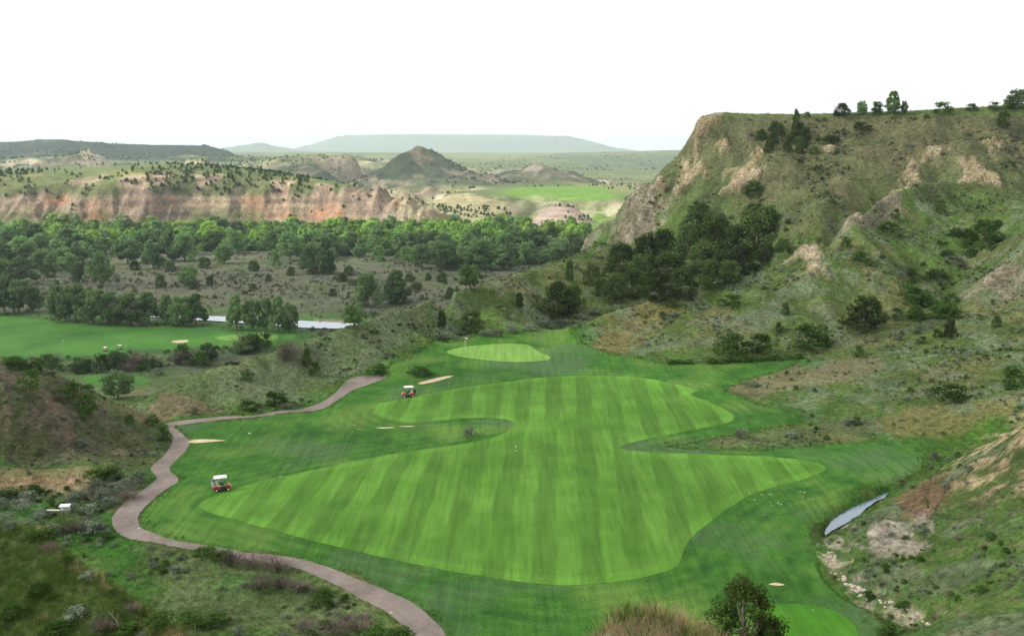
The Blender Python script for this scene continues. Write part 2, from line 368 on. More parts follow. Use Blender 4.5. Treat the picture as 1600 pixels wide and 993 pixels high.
PX_FAIR = [(309, 788), (330, 776), (400, 753), (480, 736), (560, 719), (640, 705), (700, 696), (744, 689), (788, 678), (806, 668), (804, 656), (760, 652), (700, 655), (652, 662), (600, 656), (580, 642), (584, 630), (620, 625), (660, 616), (761, 601), (862, 588), (964, 585), (1014, 589), (1065, 601), (1096, 609), (1074, 616), (1115, 630), (1159, 654), (1099, 670), (1031, 682), (980, 692), (962, 700), (997, 705), (1099, 709), (1200, 711), (1270, 721), (1297, 733), (1270, 745), (1237, 754), (1174, 770), (1138, 794), (1111, 816), (1079, 841), (1065, 869), (1059, 887), (1024, 899), (975, 908), (930, 913), (870, 915), (800, 908), (700, 893), (600, 872), (500, 848), (420, 828), (350, 808), (315, 797)]
PX_GREEN = [(696, 549), (710, 545), (727, 541), (768, 538), (808, 537), (830, 539), (836, 548), (866, 560), (849, 564), (808, 566), (768, 564), (727, 559), (700, 553)]
PX_PATH = [(697, 993), (684, 971), (637, 936), (575, 911), (512, 886), (466, 871), (400, 864), (334, 853), (280, 846), (247, 837), (220, 826), (215, 814), (217, 803), (233, 787), (256, 768), (281, 752), (279, 745), (262, 736), (269, 723), (288, 707), (297, 695), (294, 684), (274, 671), (266, 665), (320, 660), (410, 652), (484, 644), (510, 639), (526, 627), (549, 611), (578, 601), (606, 590), (606, 586), (557, 589), (544, 594), (536, 602), (523, 617), (489, 637), (418, 648), (320, 655), (254, 660), (263, 672), (271, 684), (268, 697), (250, 718), (233, 732), (242, 742), (248, 749), (228, 764), (200, 782), (178, 803), (174, 814), (179, 830), (198, 842), (247, 848), (294, 858), (334, 866), (400, 877), (450, 884), (481, 894), (512, 908), (559, 933), (606, 958), (640, 985), (660, 1010), (700, 1010)]
PX_LFAIR = [(-120, 488), (0, 493), (60, 499), (150, 508), (230, 514), (300, 512), (350, 516), (440, 519), (470, 524), (440, 536), (380, 541), (300, 545), (230, 547), (150, 556), (60, 558), (0, 556), (-120, 556)]
PX_LGREEN = [(329, 528), (364, 523), (402, 520.5), (433, 523), (435, 530), (391, 533), (357, 534)]
PX_STRIP = [(120, 588), (170, 585), (235, 590), (232, 602), (150, 608)]
PX_RIVER = [(185, 490), (215, 487.5), (300, 491), (360, 492), (420, 496), (480, 499), (540, 502), (620, 507), (700, 514), (700, 522), (620, 518), (545, 513), (480, 512), (420, 508), (340, 501), (260, 497), (215, 493)]
PX_POND = [(1394, 762), (1372, 771), (1342, 783), (1312, 801), (1292, 818), (1284, 834), (1284, 848), (1290, 846), (1293, 832), (1310, 822), (1335, 806), (1362, 788), (1386, 772)]
PX_BUNKERS = [
    ('pale sand bunker below the mound beside the far golf cart', [(644, 600.5), (678, 591.5), (709, 586.5), (709, 589), (680, 596.5), (655, 601)], 0),
    ('thin sliver of sand bunker left of the grey bush', [(541, 671.5), (590, 667), (652, 663.5), (652, 665), (590, 669)], 0),
    ('pale sandy spur leaving the cart path at its junction', [(290, 690), (305, 686.5), (340, 687), (376, 686), (376, 688), (340, 689.5), (305, 692.5)], 0),
    ('bright sand bunker on the lower valley fairway', [(266, 533), (280, 531.5), (296, 530.5), (294, 535.5), (270, 536)], 1),
    ('bare sand scrape behind the foreground juniper', [(1196, 912.5), (1206, 909.5), (1222, 910.5), (1232, 914), (1218, 915.5)], 0)]
PX_TEE = [(1130, 1000), (1150, 960), (1210, 942), (1270, 942), (1320, 958), (1345, 985), (1330, 1015), (1200, 1030)]

Q_ROUGH, Q_FAIR, Q_GREEN, Q_PATH = poly(PX_ROUGH), poly(PX_FAIR), poly(PX_GREEN), poly(PX_PATH)
def poly_z(pix, z, n_=2):
    """outline traced on a level, so that it runs on behind nearer ground"""
    q = []
    for p_ in pix:
        u_, s_ = ray(*p_); Yq = (z - CAMZ) / float(s_); q.append((float(u_) * Yq, Yq))
    q = np.array(q)
    for _ in range(n_):
        nx = np.roll(q, -1, 0); q = np.stack([q * 0.75 + nx * 0.25, q * 0.25 + nx * 0.75], 1).reshape(-1, 2)
    return q
Q_LFAIR, Q_LGREEN, Q_STRIP, Q_RIVER, Q_POND, Q_TEE = poly_z(PX_LFAIR, -38), poly_z(PX_LGREEN, -38), poly_z(PX_STRIP, -38), poly_z(PX_RIVER, -38), poly(PX_POND), poly(PX_TEE)
S_ROUGH, S_FAIR, S_GREEN, S_PATH = sdf(Q_ROUGH), sdf(Q_FAIR), sdf(Q_GREEN), sdf(Q_PATH)
S_LFAIR, S_LGREEN, S_STRIP, S_RIVER, S_POND, S_TEE = sdf(Q_LFAIR), sdf(Q_LGREEN), sdf(Q_STRIP), sdf(Q_RIVER), sdf(Q_POND), sdf(Q_TEE)
S_BUNK = [sdf(poly(b[1])) for b in PX_BUNKERS]
# ragged edges: the outlines wander a little
wob = (fbm(XX, YY, 3.0, 3, 5) - 0.5)
S_ROUGH += wob * 2.2; S_PATH += wob * 0.35; S_FAIR += wob * 0.25
for k, b in enumerate(PX_BUNKERS): S_BUNK[k] = S_BUNK[k] + wob * 0.4

# rock, soil and grass patches traced from the photograph: (outline, colour, softness m, ragged m, strength)
TAN = (0.42, 0.335, 0.20); PALE = (0.50, 0.44, 0.33); GREY = (0.30, 0.26, 0.21); SOIL = (0.22, 0.165, 0.115); REDR = (0.40, 0.17, 0.09)
DRY = (0.27, 0.21, 0.11); LUSH = (0.045, 0.15, 0.02); NGREEN = (0.075, 0.150, 0.030); SAGE = (0.165, 0.20, 0.135); DARKG = (0.045, 0.085, 0.025)
ROCKS = [
    [(1078, 202), (1119, 189), (1116, 203), (1095, 208), (1102, 229), (1073, 234)], [(1102, 229), (1123, 212), (1136, 214), (1119, 229), (1102, 238)],
    [(1051, 253), (1061, 241), (1076, 243), (1068, 253)], [(1083, 247), (1095, 240), (1107, 253), (1092, 255)], [(1046, 278), (1078, 257), (1099, 267), (1099, 278)],
    [(1022, 278), (1037, 262), (1056, 258), (1044, 275)], [(1124, 276), (1147, 250), (1176, 242), (1176, 281), (1140, 278)], [(1163, 228), (1177, 218), (1190, 226), (1177, 238)],
    [(1437, 229), (1459, 205), (1475, 215), (1459, 239), (1442, 256), (1411, 279), (1396, 284), (1404, 267), (1432, 246)], [(1470, 283), (1500, 260), (1514, 240), (1531, 237), (1560, 256), (1557, 276), (1531, 289)],
    [(1545, 228), (1562, 207), (1584, 196), (1571, 213)], [(1240, 390), (1271, 393), (1295, 424), (1247, 416)], [(1290, 216), (1304, 220), (1300, 226), (1290, 224)]]
GREYS = [
    [(991, 281), (1037, 289), (1030, 345), (979, 363), (925, 366), (934, 345), (968, 330), (980, 304)], [(905, 392), (921, 363), (962, 342), (989, 359), (968, 378)],
    [(1514, 445), (1548, 407), (1610, 358), (1610, 450), (1569, 470)], [(1319, 345), (1367, 311), (1411, 307), (1432, 318), (1384, 319), (1343, 336)]]
CUT = [(-60, 742), (0, 741), (70, 739), (145, 733), (128, 765), (70, 769), (0, 769), (-60, 769)]
S_CUT = sdf(poly(CUT, 1), 30)
S_ROCKS = [sdf(poly(r_, 1), 40) for r_ in ROCKS]; S_GREYS = [sdf(poly(r_, 1), 40) for r_ in GREYS]
S_RK = np.minimum.reduce(S_ROCKS); S_GY = np.minimum.reduce(S_GREYS)
def pdist(pix, far=40): return sdf(poly(pix, 1), far)
S_CLAY = pdist([(1339, 818), (1385, 800), (1445, 812), (1444, 843), (1367, 872), (1339, 855)])
S_REDB = pdist([(1386, 800), (1413, 775), (1477, 734), (1462, 775), (1447, 800), (1405, 808)])
S_TANR = pdist([(1481, 742), (1588, 664), (1640, 640), (1640, 740), (1600, 760), (1556, 757), (1520, 735)])
S_CHAN = pdist([(1288, 842), (1307, 839), (1317, 882), (1353, 917), (1399, 935), (1462, 970), (1447, 976), (1385, 951), (1324, 926), (1294, 896)])
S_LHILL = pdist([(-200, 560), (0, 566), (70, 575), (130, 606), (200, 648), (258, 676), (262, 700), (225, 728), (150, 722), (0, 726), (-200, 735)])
_kc = np.array([(pt(*p_)[0] * p_[2], p_[2]) for p_ in [(-150, 800, 54), (0, 812, 52), (60, 830, 51), (110, 868, 48), (160, 905, 46), (210, 940, 44), (290, 993, 40.5)]])
S_KNOLL = sdf(np.concatenate([_kc, [(-8, 30), (-30, 28)]]), 20)

# ------------------------------------------------------------------ relief on top of the smooth form
slope = np.hypot(np.gradient(Z, axis=1) / np.maximum(np.gradient(XX, axis=1), 1e-3), np.gradient(Z, axis=0) / np.gradient(YY, axis=0))
Z = Z + (-37.9 - Z) * smooth(45, 15, S_RIVER) * smooth(-15, -25, Z)
mown = np.minimum.reduce([S_ROUGH, S_PATH, S_TEE, S_LFAIR * 0.5, S_STRIP])
free = smooth(0.2, 4.0, np.minimum(mown, S_POND + 1.0))              # 0 on mown ground, 1 on wild ground
near = 1 - smooth(700, 900, YY)
Z0 = Z.copy()
Z = Z + near * free * ((fbm(XX, YY, 9.0, 3, 1) - 0.5) * 1.1 * smooth(0.02, 0.2, slope) + (fbm(XX, YY, 2.2, 3, 2) - 0.5) * 0.35)
Z = Z + near * (1 - free) * (fbm(XX, YY, 24.0, 2, 3) - 0.5) * 0.55 * smooth(0.0, 6.0, S_GREEN)
hillm = smooth(0.18, 0.5, slope) * free * smooth(170, 220, YY) * near
Z = Z - smooth(0.25, 0.6, slope) * free * near * (ridged(XX + 3 * fbm(XX, YY, 6, 2, 7), YY * 0.5, 5.5, 3, 6) - 0.55) * 1.1 * smooth(120, 180, YY) * smooth(53, 48, Z)
warp = (fbm(XX, YY, 30, 2, 9) - 0.5) * 22
Z = Z - hillm * (1 - ridged(XX + warp, YY * 0.35, 19, 4, 4)) * 6.0 * smooth(53, 47, Z)
knoll = smooth(20, 60, YY) * smooth(60, 35, YY)
Z = Z + knoll * free * ((fbm(XX, YY, 1.1, 3, 21) - 0.5) * 0.5 + (fbm(XX, YY, 4.0, 3, 22) - 0.5) * 1.6)
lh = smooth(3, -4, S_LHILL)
Z = Z - lh * (0.6 - ridged(XX + warp * 0.2, YY * 0.5, 6.5, 4, 14)) * -2.2 * smooth(0, 1.5, Z)
rk = smooth(1.2, -1.0, S_RK + 0.1 + (fbm(XX, YY, 6, 3, 31) - 0.5) * 8)
rk = rk * (0.35 + 0.65 * smooth(55, 50, Z))
Z = Z + rk * (ridged(XX, YY, 6, 4, 33) * 3.4 - 0.8) * smooth(54, 48, Z)
def ledges(h, lo, hi, seed):
    zz = (Z + (fbm(XX, YY, 12, 2, seed) - 0.5) * 2.0) / h; f_ = zz - np.floor(zz)
    return (smooth(lo, hi, f_) - f_) * h
upper = smooth(255, 275, YY) * (1 - smooth(345, 360, YY)) * smooth(0.06, 0.10, XX / YY)
Z = Z + np.clip(rk + smooth(5, 0, S_RK) * 0.5, 0, 1) * upper * ledges(2.6, 0.3, 0.8, 34) * 0.6
gy = smooth(2.5, -2.0, S_GY + 1.0 + (fbm(XX, YY, 8, 3, 32) - 0.5) * 12)
Z = Z + gy * (ridged(XX + warp * 0.3, YY * 0.4, 7, 4, 35) - 0.6) * 4.2 + gy * upper * ledges(4.0, 0.35, 0.8, 38) * 0.8
stone = np.maximum(smooth(1.5, -1, S_CLAY), np.maximum(smooth(1, -1, S_TANR), smooth(1, -1, S_REDB)))
Z = Z + stone * (ridged(XX, YY * 0.6, 3.0, 3, 36) - 0.6) * 0.9
Z = Z - smooth(0.8, -0.4, S_CHAN) * 0.35
Z = Z - smooth(4, -4, S_RIVER) * 1.6
pondz = float(np.median(Z[S_POND < 0])) - 0.05
Z = Z + (np.maximum(Z, pondz + 0.10 + 0.05 * S_POND) - Z) * smooth(7, 2, S_POND) * (S_POND > -0.05)
Z = Z + (pondz - 0.3 - Z) * smooth(0.5, -0.2, S_POND)
Z = Z - smooth(0.6, -0.8, S_BUNK[0]) * 0.35 - smooth(0.5, -0.6, S_BUNK[1]) * 0.2
# far country
farm = smooth(880, 980, YY)
upx = 800 + FPX * (XX / YY) * 0.985                                    # bearing, kept as a plain number for tracing only
cliff = smooth(905, 940, YY) * (1 - smooth(1010, 1070, YY)) * smooth(-37, -30, Z) * smooth(0.12, -0.02, XX / YY)
warp2 = (fbm(XX, YY, 60, 2, 41) - 0.5) * 50
Z = Z + cliff * ((ridged(XX + warp2 * 0.3, YY * 0.25, 26, 3, 43) - 0.62) * 15 + (ridged(XX + warp2 * 0.2, YY * 0.3, 70, 2, 45) - 0.6) * 16 + (ridged(XX + warp2 * 0.1, YY * 0.5, 9, 3, 46) - 0.6) * 6) * smooth(8, -5, Z)
hills = smooth(1080, 1300, YY) * (1 - smooth(5000, 7000, YY)) * smooth(0.03, 0.16, slope)
Z = Z + hills * ((ridged(XX + warp2, YY * 0.7, 120, 4, 47) - 0.80) * 30 + (ridged(XX, YY, 42, 3, 48) - 0.8) * 12) * smooth(0, 40, YY - 1080)
farmesa = smooth(8000, 9500, YY)
Z = Z + farmesa * (ridged(XX + warp2 * 8, YY * 0.5, 900, 3, 51) - 0.62) * 60 * smooth(0.02, 0.1, slope)
Z = Z + farm * (1 - smooth(4000, 8000, YY)) * (fbm(XX, YY, 150, 3, 49) - 0.5) * 8 * (1 - cliff)

# ------------------------------------------------------------------ cover: colours of soil, rock and growth, some sun and shade painted in
def col(c): return np.array(c)[None, None, :]
def lay(c, w):
    global COV
    COV = COV + (col(c) - COV) * np.clip(w, 0, 1)[..., None]
nA = fbm(XX, YY, 14, 4, 61); nB = fbm(XX, YY, 5, 4, 62); nC = fbm(XX, YY, 1.6, 3, 63); nD = fbm(XX, YY, 40, 3, 64)
COV = np.ones(XX.shape + (3,)) * col((0.090, 0.138, 0.038))
lay(DRY, smooth(0.52, 0.66, nA) * 0.30)
lay(NGREEN, smooth(0.48, 0.6, nD) * 0.8)
lay(SAGE, smooth(0.51, 0.61, nB) * 0.6)
lay(SOIL, smooth(0.62, 0.74, nC) * 0.4)
lay(DARKG, smooth(0.58, 0.70, fbm(XX, YY, 3.0, 3, 66)) * 0.5)
# bluff: drier and browner towards its top
bl = smooth(255, 275, YY) * (1 - smooth(340, 360, YY)) * smooth(0.08, 0.2, XX / YY)
lay((0.142, 0.130, 0.076), bl * smooth(8, 36, Z + (nA - 0.5) * 34) * 0.75)
lay((0.095, 0.145, 0.042), bl * smooth(0.46, 0.60, nD) * smooth(42, 22, Z) * 0.65)
lay((0.055, 0.07, 0.03), bl * smooth(0.56, 0.64, nB) * 0.6)
lay((0.10, 0.16, 0.04), bl * smooth(50.5, 52, Z) * 0.8)
# brushy hollow left of the path: lush grass
S_HOL = pdist([(-150, 770), (0, 775), (170, 770), (215, 840), (330, 868), (470, 890), (600, 955), (660, 1010), (500, 1060), (280, 1020), (200, 935), (100, 850), (0, 800), (-150, 800)])
lay(LUSH, smooth(1.0, -1.0, S_HOL) * (0.35 + 0.65 * smooth(0.4, 0.6, nB)))
lay((0.13, 0.17, 0.075), smooth(1.0, -1.0, S_HOL) * smooth(0.52, 0.62, nA) * 0.7)
# lush margins beside mown grass
lay(LUSH, smooth(6, 0, np.minimum(S_ROUGH, S_PATH)) * smooth(0.42, 0.6, nB) * 0.85 * near)
# bare left hill: soil darkened to stand in for its shaded slope
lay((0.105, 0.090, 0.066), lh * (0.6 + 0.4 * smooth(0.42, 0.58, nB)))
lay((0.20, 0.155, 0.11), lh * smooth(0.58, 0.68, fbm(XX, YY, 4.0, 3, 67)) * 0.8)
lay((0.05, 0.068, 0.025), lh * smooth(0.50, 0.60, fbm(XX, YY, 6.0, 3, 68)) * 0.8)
# dark grassy knoll
kn = smooth(1.2, -0.4, S_KNOLL)
lay((0.060, 0.098, 0.020), kn * (0.75 + 0.25 * nB))
lay((0.20, 0.14, 0.075), kn * smooth(-1.2, 0, S_KNOLL) * smooth(0.45, 0.6, nC) * 0.9)
S_HUM = sdf(np.array([(2.2, 25.5), (2.6, 28.2), (4.2, 29.0), (6.2, 29.2), (7.0, 27.5), (5.0, 25.0)]), 10)
lay((0.36, 0.30, 0.20), smooth(1.5, -0.5, S_HUM) * 0.9)
S_LUSHR = pdist([(1380, 700), (1440, 680), (1600, 645), (1680, 625), (1680, 650), (1600, 662), (1530, 706), (1470, 736), (1420, 745)])
lay((0.055, 0.135, 0.018), smooth(2.5, -1.5, S_LUSHR + (nB - 0.5) * 5) * 0.9)
# dry grass and sage on the terrace
S_DRYT = pdist([(1140, 603), (1230, 580), (1340, 560), (1380, 570), (1330, 592), (1250, 602), (1180, 615)])
lay((0.19, 0.17, 0.10), smooth(2.5, -1.5, S_DRYT + (nB - 0.5) * 9) * 0.7)
S_DRY2 = pdist([(1290, 692), (1340, 668), (1430, 645), (1560, 622), (1600, 625), (1500, 650), (1400, 676)])
lay((0.20, 0.165, 0.07), smooth(2.0, -1.0, S_DRY2 + (nB - 0.5) * 9) * 0.6)
S_TONG = pdist([(1100, 694), (1150, 672), (1290, 658), (1360, 668), (1290, 692), (1180, 697)])
lay((0.12, 0.15, 0.06), smooth(2, -1, S_TONG) * 0.7)
S_ORNG = pdist([(925, 545), (960, 510), (1010, 470), (1040, 478), (1000, 530), (960, 552)])
lay((0.29, 0.19, 0.09), smooth(3, -1, S_ORNG + (nB - 0.5) * 14) * 0.42)
# rocks
str1 = 0.5 + 0.5 * np.sin(Z * 2.4 + nB * 5)
lay(TAN, rk * (0.75 + 0.25 * nC)); lay(PALE, rk * smooth(0.5, 0.6, nC) * 0.6)
lay((0.30, 0.25, 0.195), gy * (0.6 + 0.4 * nB)); lay(PALE, gy * smooth(0.52, 0.64, nC) * 0.6)
lay((0.16, 0.14, 0.09), gy * smooth(0.55, 0.65, nB) * 0.6)
lay((0.40, 0.35, 0.29), smooth(0.8, -0.8, S_CLAY + 0.7 + (nB - 0.5) * 9) * 0.8); lay((0.52, 0.48, 0.42), smooth(0, -1.5, S_CLAY + (nB - 0.5) * 8) * smooth(0.55, 0.75, str1) * 0.7)
lay((0.20, 0.115, 0.075), smooth(1, -0.6, S_REDB + (nB - 0.5) * 6) * 0.8)
lay(TAN, smooth(1.5, -1, S_TANR + (nB - 0.5) * 7) * smooth(0.40, 0.56, nC) * 0.95)
lay((0.42, 0.36, 0.28), smooth(0.5, -0.3, S_CHAN + 0.3 + (nC - 0.5) * 2.5) * 0.85)
S_CTOP = pdist([(-60, 728), (0, 727), (148, 722), (150, 731), (70, 736), (0, 738), (-60, 738)], 10)
lay(LUSH, smooth(0.8, -0.3, S_CTOP) * 0.8)
lay((0.36, 0.265, 0.155), smooth(0.4, -0.4, S_CUT)); lay((0.24, 0.16, 0.09), smooth(0.2, -0.4, S_CUT) * smooth(0.5, 0.62, nC) * 0.8)
S_RIDG = pdist([(215, 640), (270, 612), (335, 583), (430, 552), (520, 524), (600, 497), (690, 474), (680, 500), (600, 545), (540, 585), (420, 630), (340, 625)])
S_RBARE = pdist([(645, 482), (700, 458), (752, 441), (752, 447), (700, 470), (660, 490)])
lay((0.34, 0.27, 0.18), smooth(1.5, -1.5, S_RBARE + (nB - 0.5) * 8) * 0.7)
lay((0.140, 0.178, 0.098), smooth(3, -2, S_RIDG) * (0.5 + 0.6 * nB))
S_BANK = pdist([(205, 651), (225, 641), (300, 630), (350, 628), (352, 640), (320, 650), (260, 653)], 20)
lay((0.20, 0.15, 0.10), smooth(1.0, -1, S_BANK + 1 + (nB - 0.5) * 12) * 0.75)
# river plain
rp = smooth(300, 350, YY) * (1 - smooth(880, 930, YY)) * smooth(-28, -34, Z)
lay((0.112, 0.114, 0.070), rp); lay((0.085, 0.108, 0.05), rp * smooth(0.45, 0.6, nD)); lay((0.135, 0.118, 0.085), rp * smooth(0.54, 0.66, nA) * 0.6)
lay((0.11, 0.135, 0.09), rp * smooth(0.5, 0.62, nB) * 0.7)
lay((0.06, 0.15, 0.03), rp * smooth(26, 8, S_RIVER) * smooth(0.35, 0.5, nA)); lay((0.25, 0.20, 0.15), rp * smooth(5, 1, S_RIVER) * smooth(0.5, 0.58, nA))
lay((0.05, 0.13, 0.025), rp * smooth(25, 0, np.minimum(S_LFAIR, S_STRIP)) * 0.9)
# far country: meadows, sage slopes, pale outcrops, strata
fB = fbm(XX, YY, 160, 4, 71); fC = fbm(XX, YY, 45, 4, 72); fD = fbm(XX, YY, 420, 3, 73)
slope2 = np.hypot(np.gradient(Z, axis=1) / np.maximum(np.gradient(XX, axis=1), 1e-3), np.gradient(Z, axis=0) / np.gradient(YY, axis=0))
lay((0.105, 0.13, 0.052), farm); lay((0.17, 0.18, 0.068), farm * smooth(0.44, 0.60, fD) * 0.7); lay((0.075, 0.105, 0.045), farm * smooth(0.5, 0.62, fB) * 0.8)
S_MEAD = sdf(poly([(770, 300), (830, 291), (980, 290), (982, 325), (930, 336), (850, 320), (790, 312)], 1), 120)
S_MEAD2 = sdf(poly([(-150, 282), (0, 282), (200, 285), (400, 290), (470, 293), (470, 285), (200, 276), (0, 272), (-150, 272)], 1), 120)
lay((0.105, 0.20, 0.03), farm * smooth(20, -30, S_MEAD)); lay((0.26, 0.25, 0.085), farm * smooth(30, -20, S_MEAD2))  # sunlit look of the meadows is put into these colours
bad = hills * smooth(0.13, 0.34, slope2 + (fC - 0.5) * 0.25)
lay((0.25, 0.21, 0.155), bad * 0.8); lay((0.42, 0.37, 0.27), bad * smooth(0.54, 0.64, fC) * 0.8)
lay((0.06, 0.085, 0.04), hills * smooth(0.54, 0.64, fbm(XX, YY, 70, 3, 75)) * 0.8)
lay((0.040, 0.062, 0.038), smooth(2450, 2700, YY) * smooth(3500, 3150, YY) * smooth(-0.24, -0.28, XX / YY) * smooth(0.25, 0.40, fB) * 0.92)       # wooded mesa side, its shade put into the dark tone too
lay((0.045, 0.068, 0.036), smooth(1600, 1700, YY) * smooth(2300, 2180, YY) * smooth(-0.27, -0.23, XX / YY) * smooth(0.02, -0.02, XX / YY) * smooth(0.40, 0.56, fC) * 0.85)
lay((0.055, 0.085, 0.045), smooth(2700, 3000, YY) * smooth(4500, 4200, YY) * smooth(0.02, 0.06, XX / YY) * smooth(0.42, 0.56, fC) * 0.7)
cl = cliff * smooth(0.25, 0.6, slope2)
st = 0.5 + 0.5 * np.sin(Z * 0.9 + fC * 3)
lay((0.26, 0.20, 0.145), cl); lay((0.40, 0.315, 0.215), cl * smooth(0.45, 0.6, fC) * smooth(0.2, 0.7, st) * 0.8)
redn = np.zeros_like(XX)
for c_, w_ in ((125, 40), (165, 22), (300, 34), (340, 20), (415, 20), (455, 14), (520, 50), (575, 24), (610, 30)):
    redn = np.maximum(redn, np.exp(-((upx + (fB - 0.5) * 30 - c_) / w_) ** 2))
redn = redn * smooth(0.40, 0.56, fbm(XX, YY * 0.3 + Z * 1.5, 26, 4, 77))
bandz = smooth(-0.2, 0.5, np.sin(Z * 0.55 + fB * 2.5)) * smooth(0.35, 0.6, fbm(XX, Z * 6, 60, 3, 79))
lay((0.15, 0.115, 0.09), cl * bandz * 0.7)
lay((0.42, 0.20, 0.11), cl * redn * smooth(4, -6, Z) * (0.35 + 0.65 * smooth(0.42, 0.6, fbm(XX, YY + Z * 3, 14, 3, 80))) * 0.8)
lay((0.085, 0.115, 0.04), cliff * smooth(0.46, 0.56, fbm(XX, YY, 24, 4, 78)) * np.maximum(smooth(-8, -32, Z), smooth(-12, 0, Z)) * 0.85)
S_DOME = sdf(poly([(575, 366), (598, 328), (640, 333), (700, 356), (700, 366)], 1), 60); S_DOME2 = sdf(poly([(812, 352), (840, 330), (870, 321), (908, 329), (930, 351)], 1), 60)
dm = smooth(6, -6, np.minimum(S_DOME, S_DOME2))
lay((0.25, 0.20, 0.165), dm); lay((0.34, 0.27, 0.22), dm * smooth(0.4, 0.9, 0.5 + 0.5 * np.sin(Z * 1.3)) * 0.7)
S_TANH = sdf(poly([(650, 345), (645, 320), (690, 306), (760, 312), (810, 322), (815, 345), (730, 350)], 1), 80)
lay((0.33, 0.29, 0.17), smooth(10, -10, S_TANH + (fC - 0.5) * 60) * 0.7)
lay((0.12, 0.15, 0.09), smooth(7500, 9500, YY))

# ------------------------------------------------------------------ materials
def mat(name):
    m = bpy.data.materials.new(name); m.use_nodes = True
    return m, m.node_tree, m.node_tree.nodes['Principled BSDF']
def N(nt, kind, **kw):
    n = nt.nodes.new(kind)
    for k, v in kw.items():
        if k in n.inputs: n.inputs[k].default_value = v
        else: setattr(n, k, v)
    return n
def noise(nt, scale, detail=6, rough=0.6, vec=None):
    n = N(nt, 'ShaderNodeTexNoise', Scale=scale, Detail=detail, Roughness=rough)
    if vec is None:
        tc = nt.nodes.get('TC') or N(nt, 'ShaderNodeTexCoord', name='TC')
        vec = tc.outputs['Object']
    nt.links.new(vec, n.inputs['Vector'])
    return n.outputs['Fac']
def remap(nt, src, a, b, c, d):
    n = N(nt, 'ShaderNodeMapRange'); nt.links.new(src, n.inputs[0])
    for i, v in enumerate((a, b, c, d)): n.inputs[1 + i].default_value = v
    return n.outputs[0]
def mixc(nt, fac, a, b, mode='MIX'):
    n = N(nt, 'ShaderNodeMix', data_type='RGBA', blend_type=mode)
    for s, v in ((n.inputs[0], fac), (n.inputs[6], a), (n.inputs[7], b)):
        if hasattr(v, 'is_linked'): nt.links.new(v, s)
        elif isinstance(v, (tuple, list)): s.default_value = (*v[:3], 1)
        else: s.default_value = v
    return n.outputs[2]
def scalec(nt, c, f):
    n = N(nt, 'ShaderNodeVectorMath', operation='SCALE')
    if hasattr(c, 'is_linked'): nt.links.new(c, n.inputs[0])
    else: n.inputs[0].default_value = c[:3]
    nt.links.new(f, n.inputs['Scale'])
    return n.outputs[0]
def bump(nt, b, h, strength, dist):
    n = N(nt, 'ShaderNodeBump', Strength=strength, Distance=dist)
    nt.links.new(h, n.inputs['Height']); nt.links.new(n.outputs[0], b.inputs['Normal'])

M_GROUND, nt, b = mat('wild_ground')
att = N(nt, 'ShaderNodeAttribute', attribute_name='cover')
f1 = noise(nt, 0.10, 14, 0.72); f2 = noise(nt, 1.3, 8, 0.65)
c = scalec(nt, att.outputs['Color'], remap(nt, f1, 0.3, 0.7, 0.62, 1.40))
c = scalec(nt, c, remap(nt, f2, 0.3, 0.7, 0.50, 1.50))
f3 = noise(nt, 6.0, 5, 0.7)
c = scalec(nt, c, remap(nt, f3, 0.3, 0.7, 0.65, 1.35))
nt.links.new(c, b.inputs['Base Color']); b.inputs['Roughness'].default_value = 0.95; b.inputs['Specular IOR Level'].default_value = 0.1
# bare rock: hard broken faces, dark cracks
ra = N(nt, 'ShaderNodeAttribute', attribute_name='rock')
vmap = N(nt, 'ShaderNodeMapping'); vmap.inputs['Scale'].default_value = (1, 1, 2.4); nt.links.new(nt.nodes['TC'].outputs['Object'], vmap.inputs[0])
r1 = noise(nt, 0.55, 12, 0.72, vmap.outputs[0])
vor = N(nt, 'ShaderNodeTexVoronoi', feature='DISTANCE_TO_EDGE', Scale=0.35); nt.links.new(vmap.outputs[0], vor.inputs['Vector'])
ck = remap(nt, vor.outputs['Distance'], 0.0, 0.10, 0.68, 1.08)
mu = N(nt, 'ShaderNodeMath', operation='MULTIPLY'); nt.links.new(ck, mu.inputs[0]); nt.links.new(remap(nt, r1, 0.33, 0.67, 0.62, 1.55), mu.inputs[1])
mr = N(nt, 'ShaderNodeMix', data_type='FLOAT'); nt.links.new(ra.outputs['Fac'], mr.inputs[0]); mr.inputs[2].default_value = 1.0; nt.links.new(mu.outputs[0], mr.inputs[3])
c = scalec(nt, c, mr.outputs[0]); nt.links.new(c, b.inputs['Base Color'])
hh = N(nt, 'ShaderNodeMath', operation='MULTIPLY'); nt.links.new(mu.outputs[0], hh.inputs[0]); nt.links.new(ra.outputs['Fac'], hh.inputs[1])
h2 = N(nt, 'ShaderNodeMath', operation='MULTIPLY_ADD'); nt.links.new(hh.outputs[0], h2.inputs[0]); h2.inputs[1].default_value = 0.8; nt.links.new(f2, h2.inputs[2])
bump(nt, b, h2.outputs[0], 1.0, 0.9)

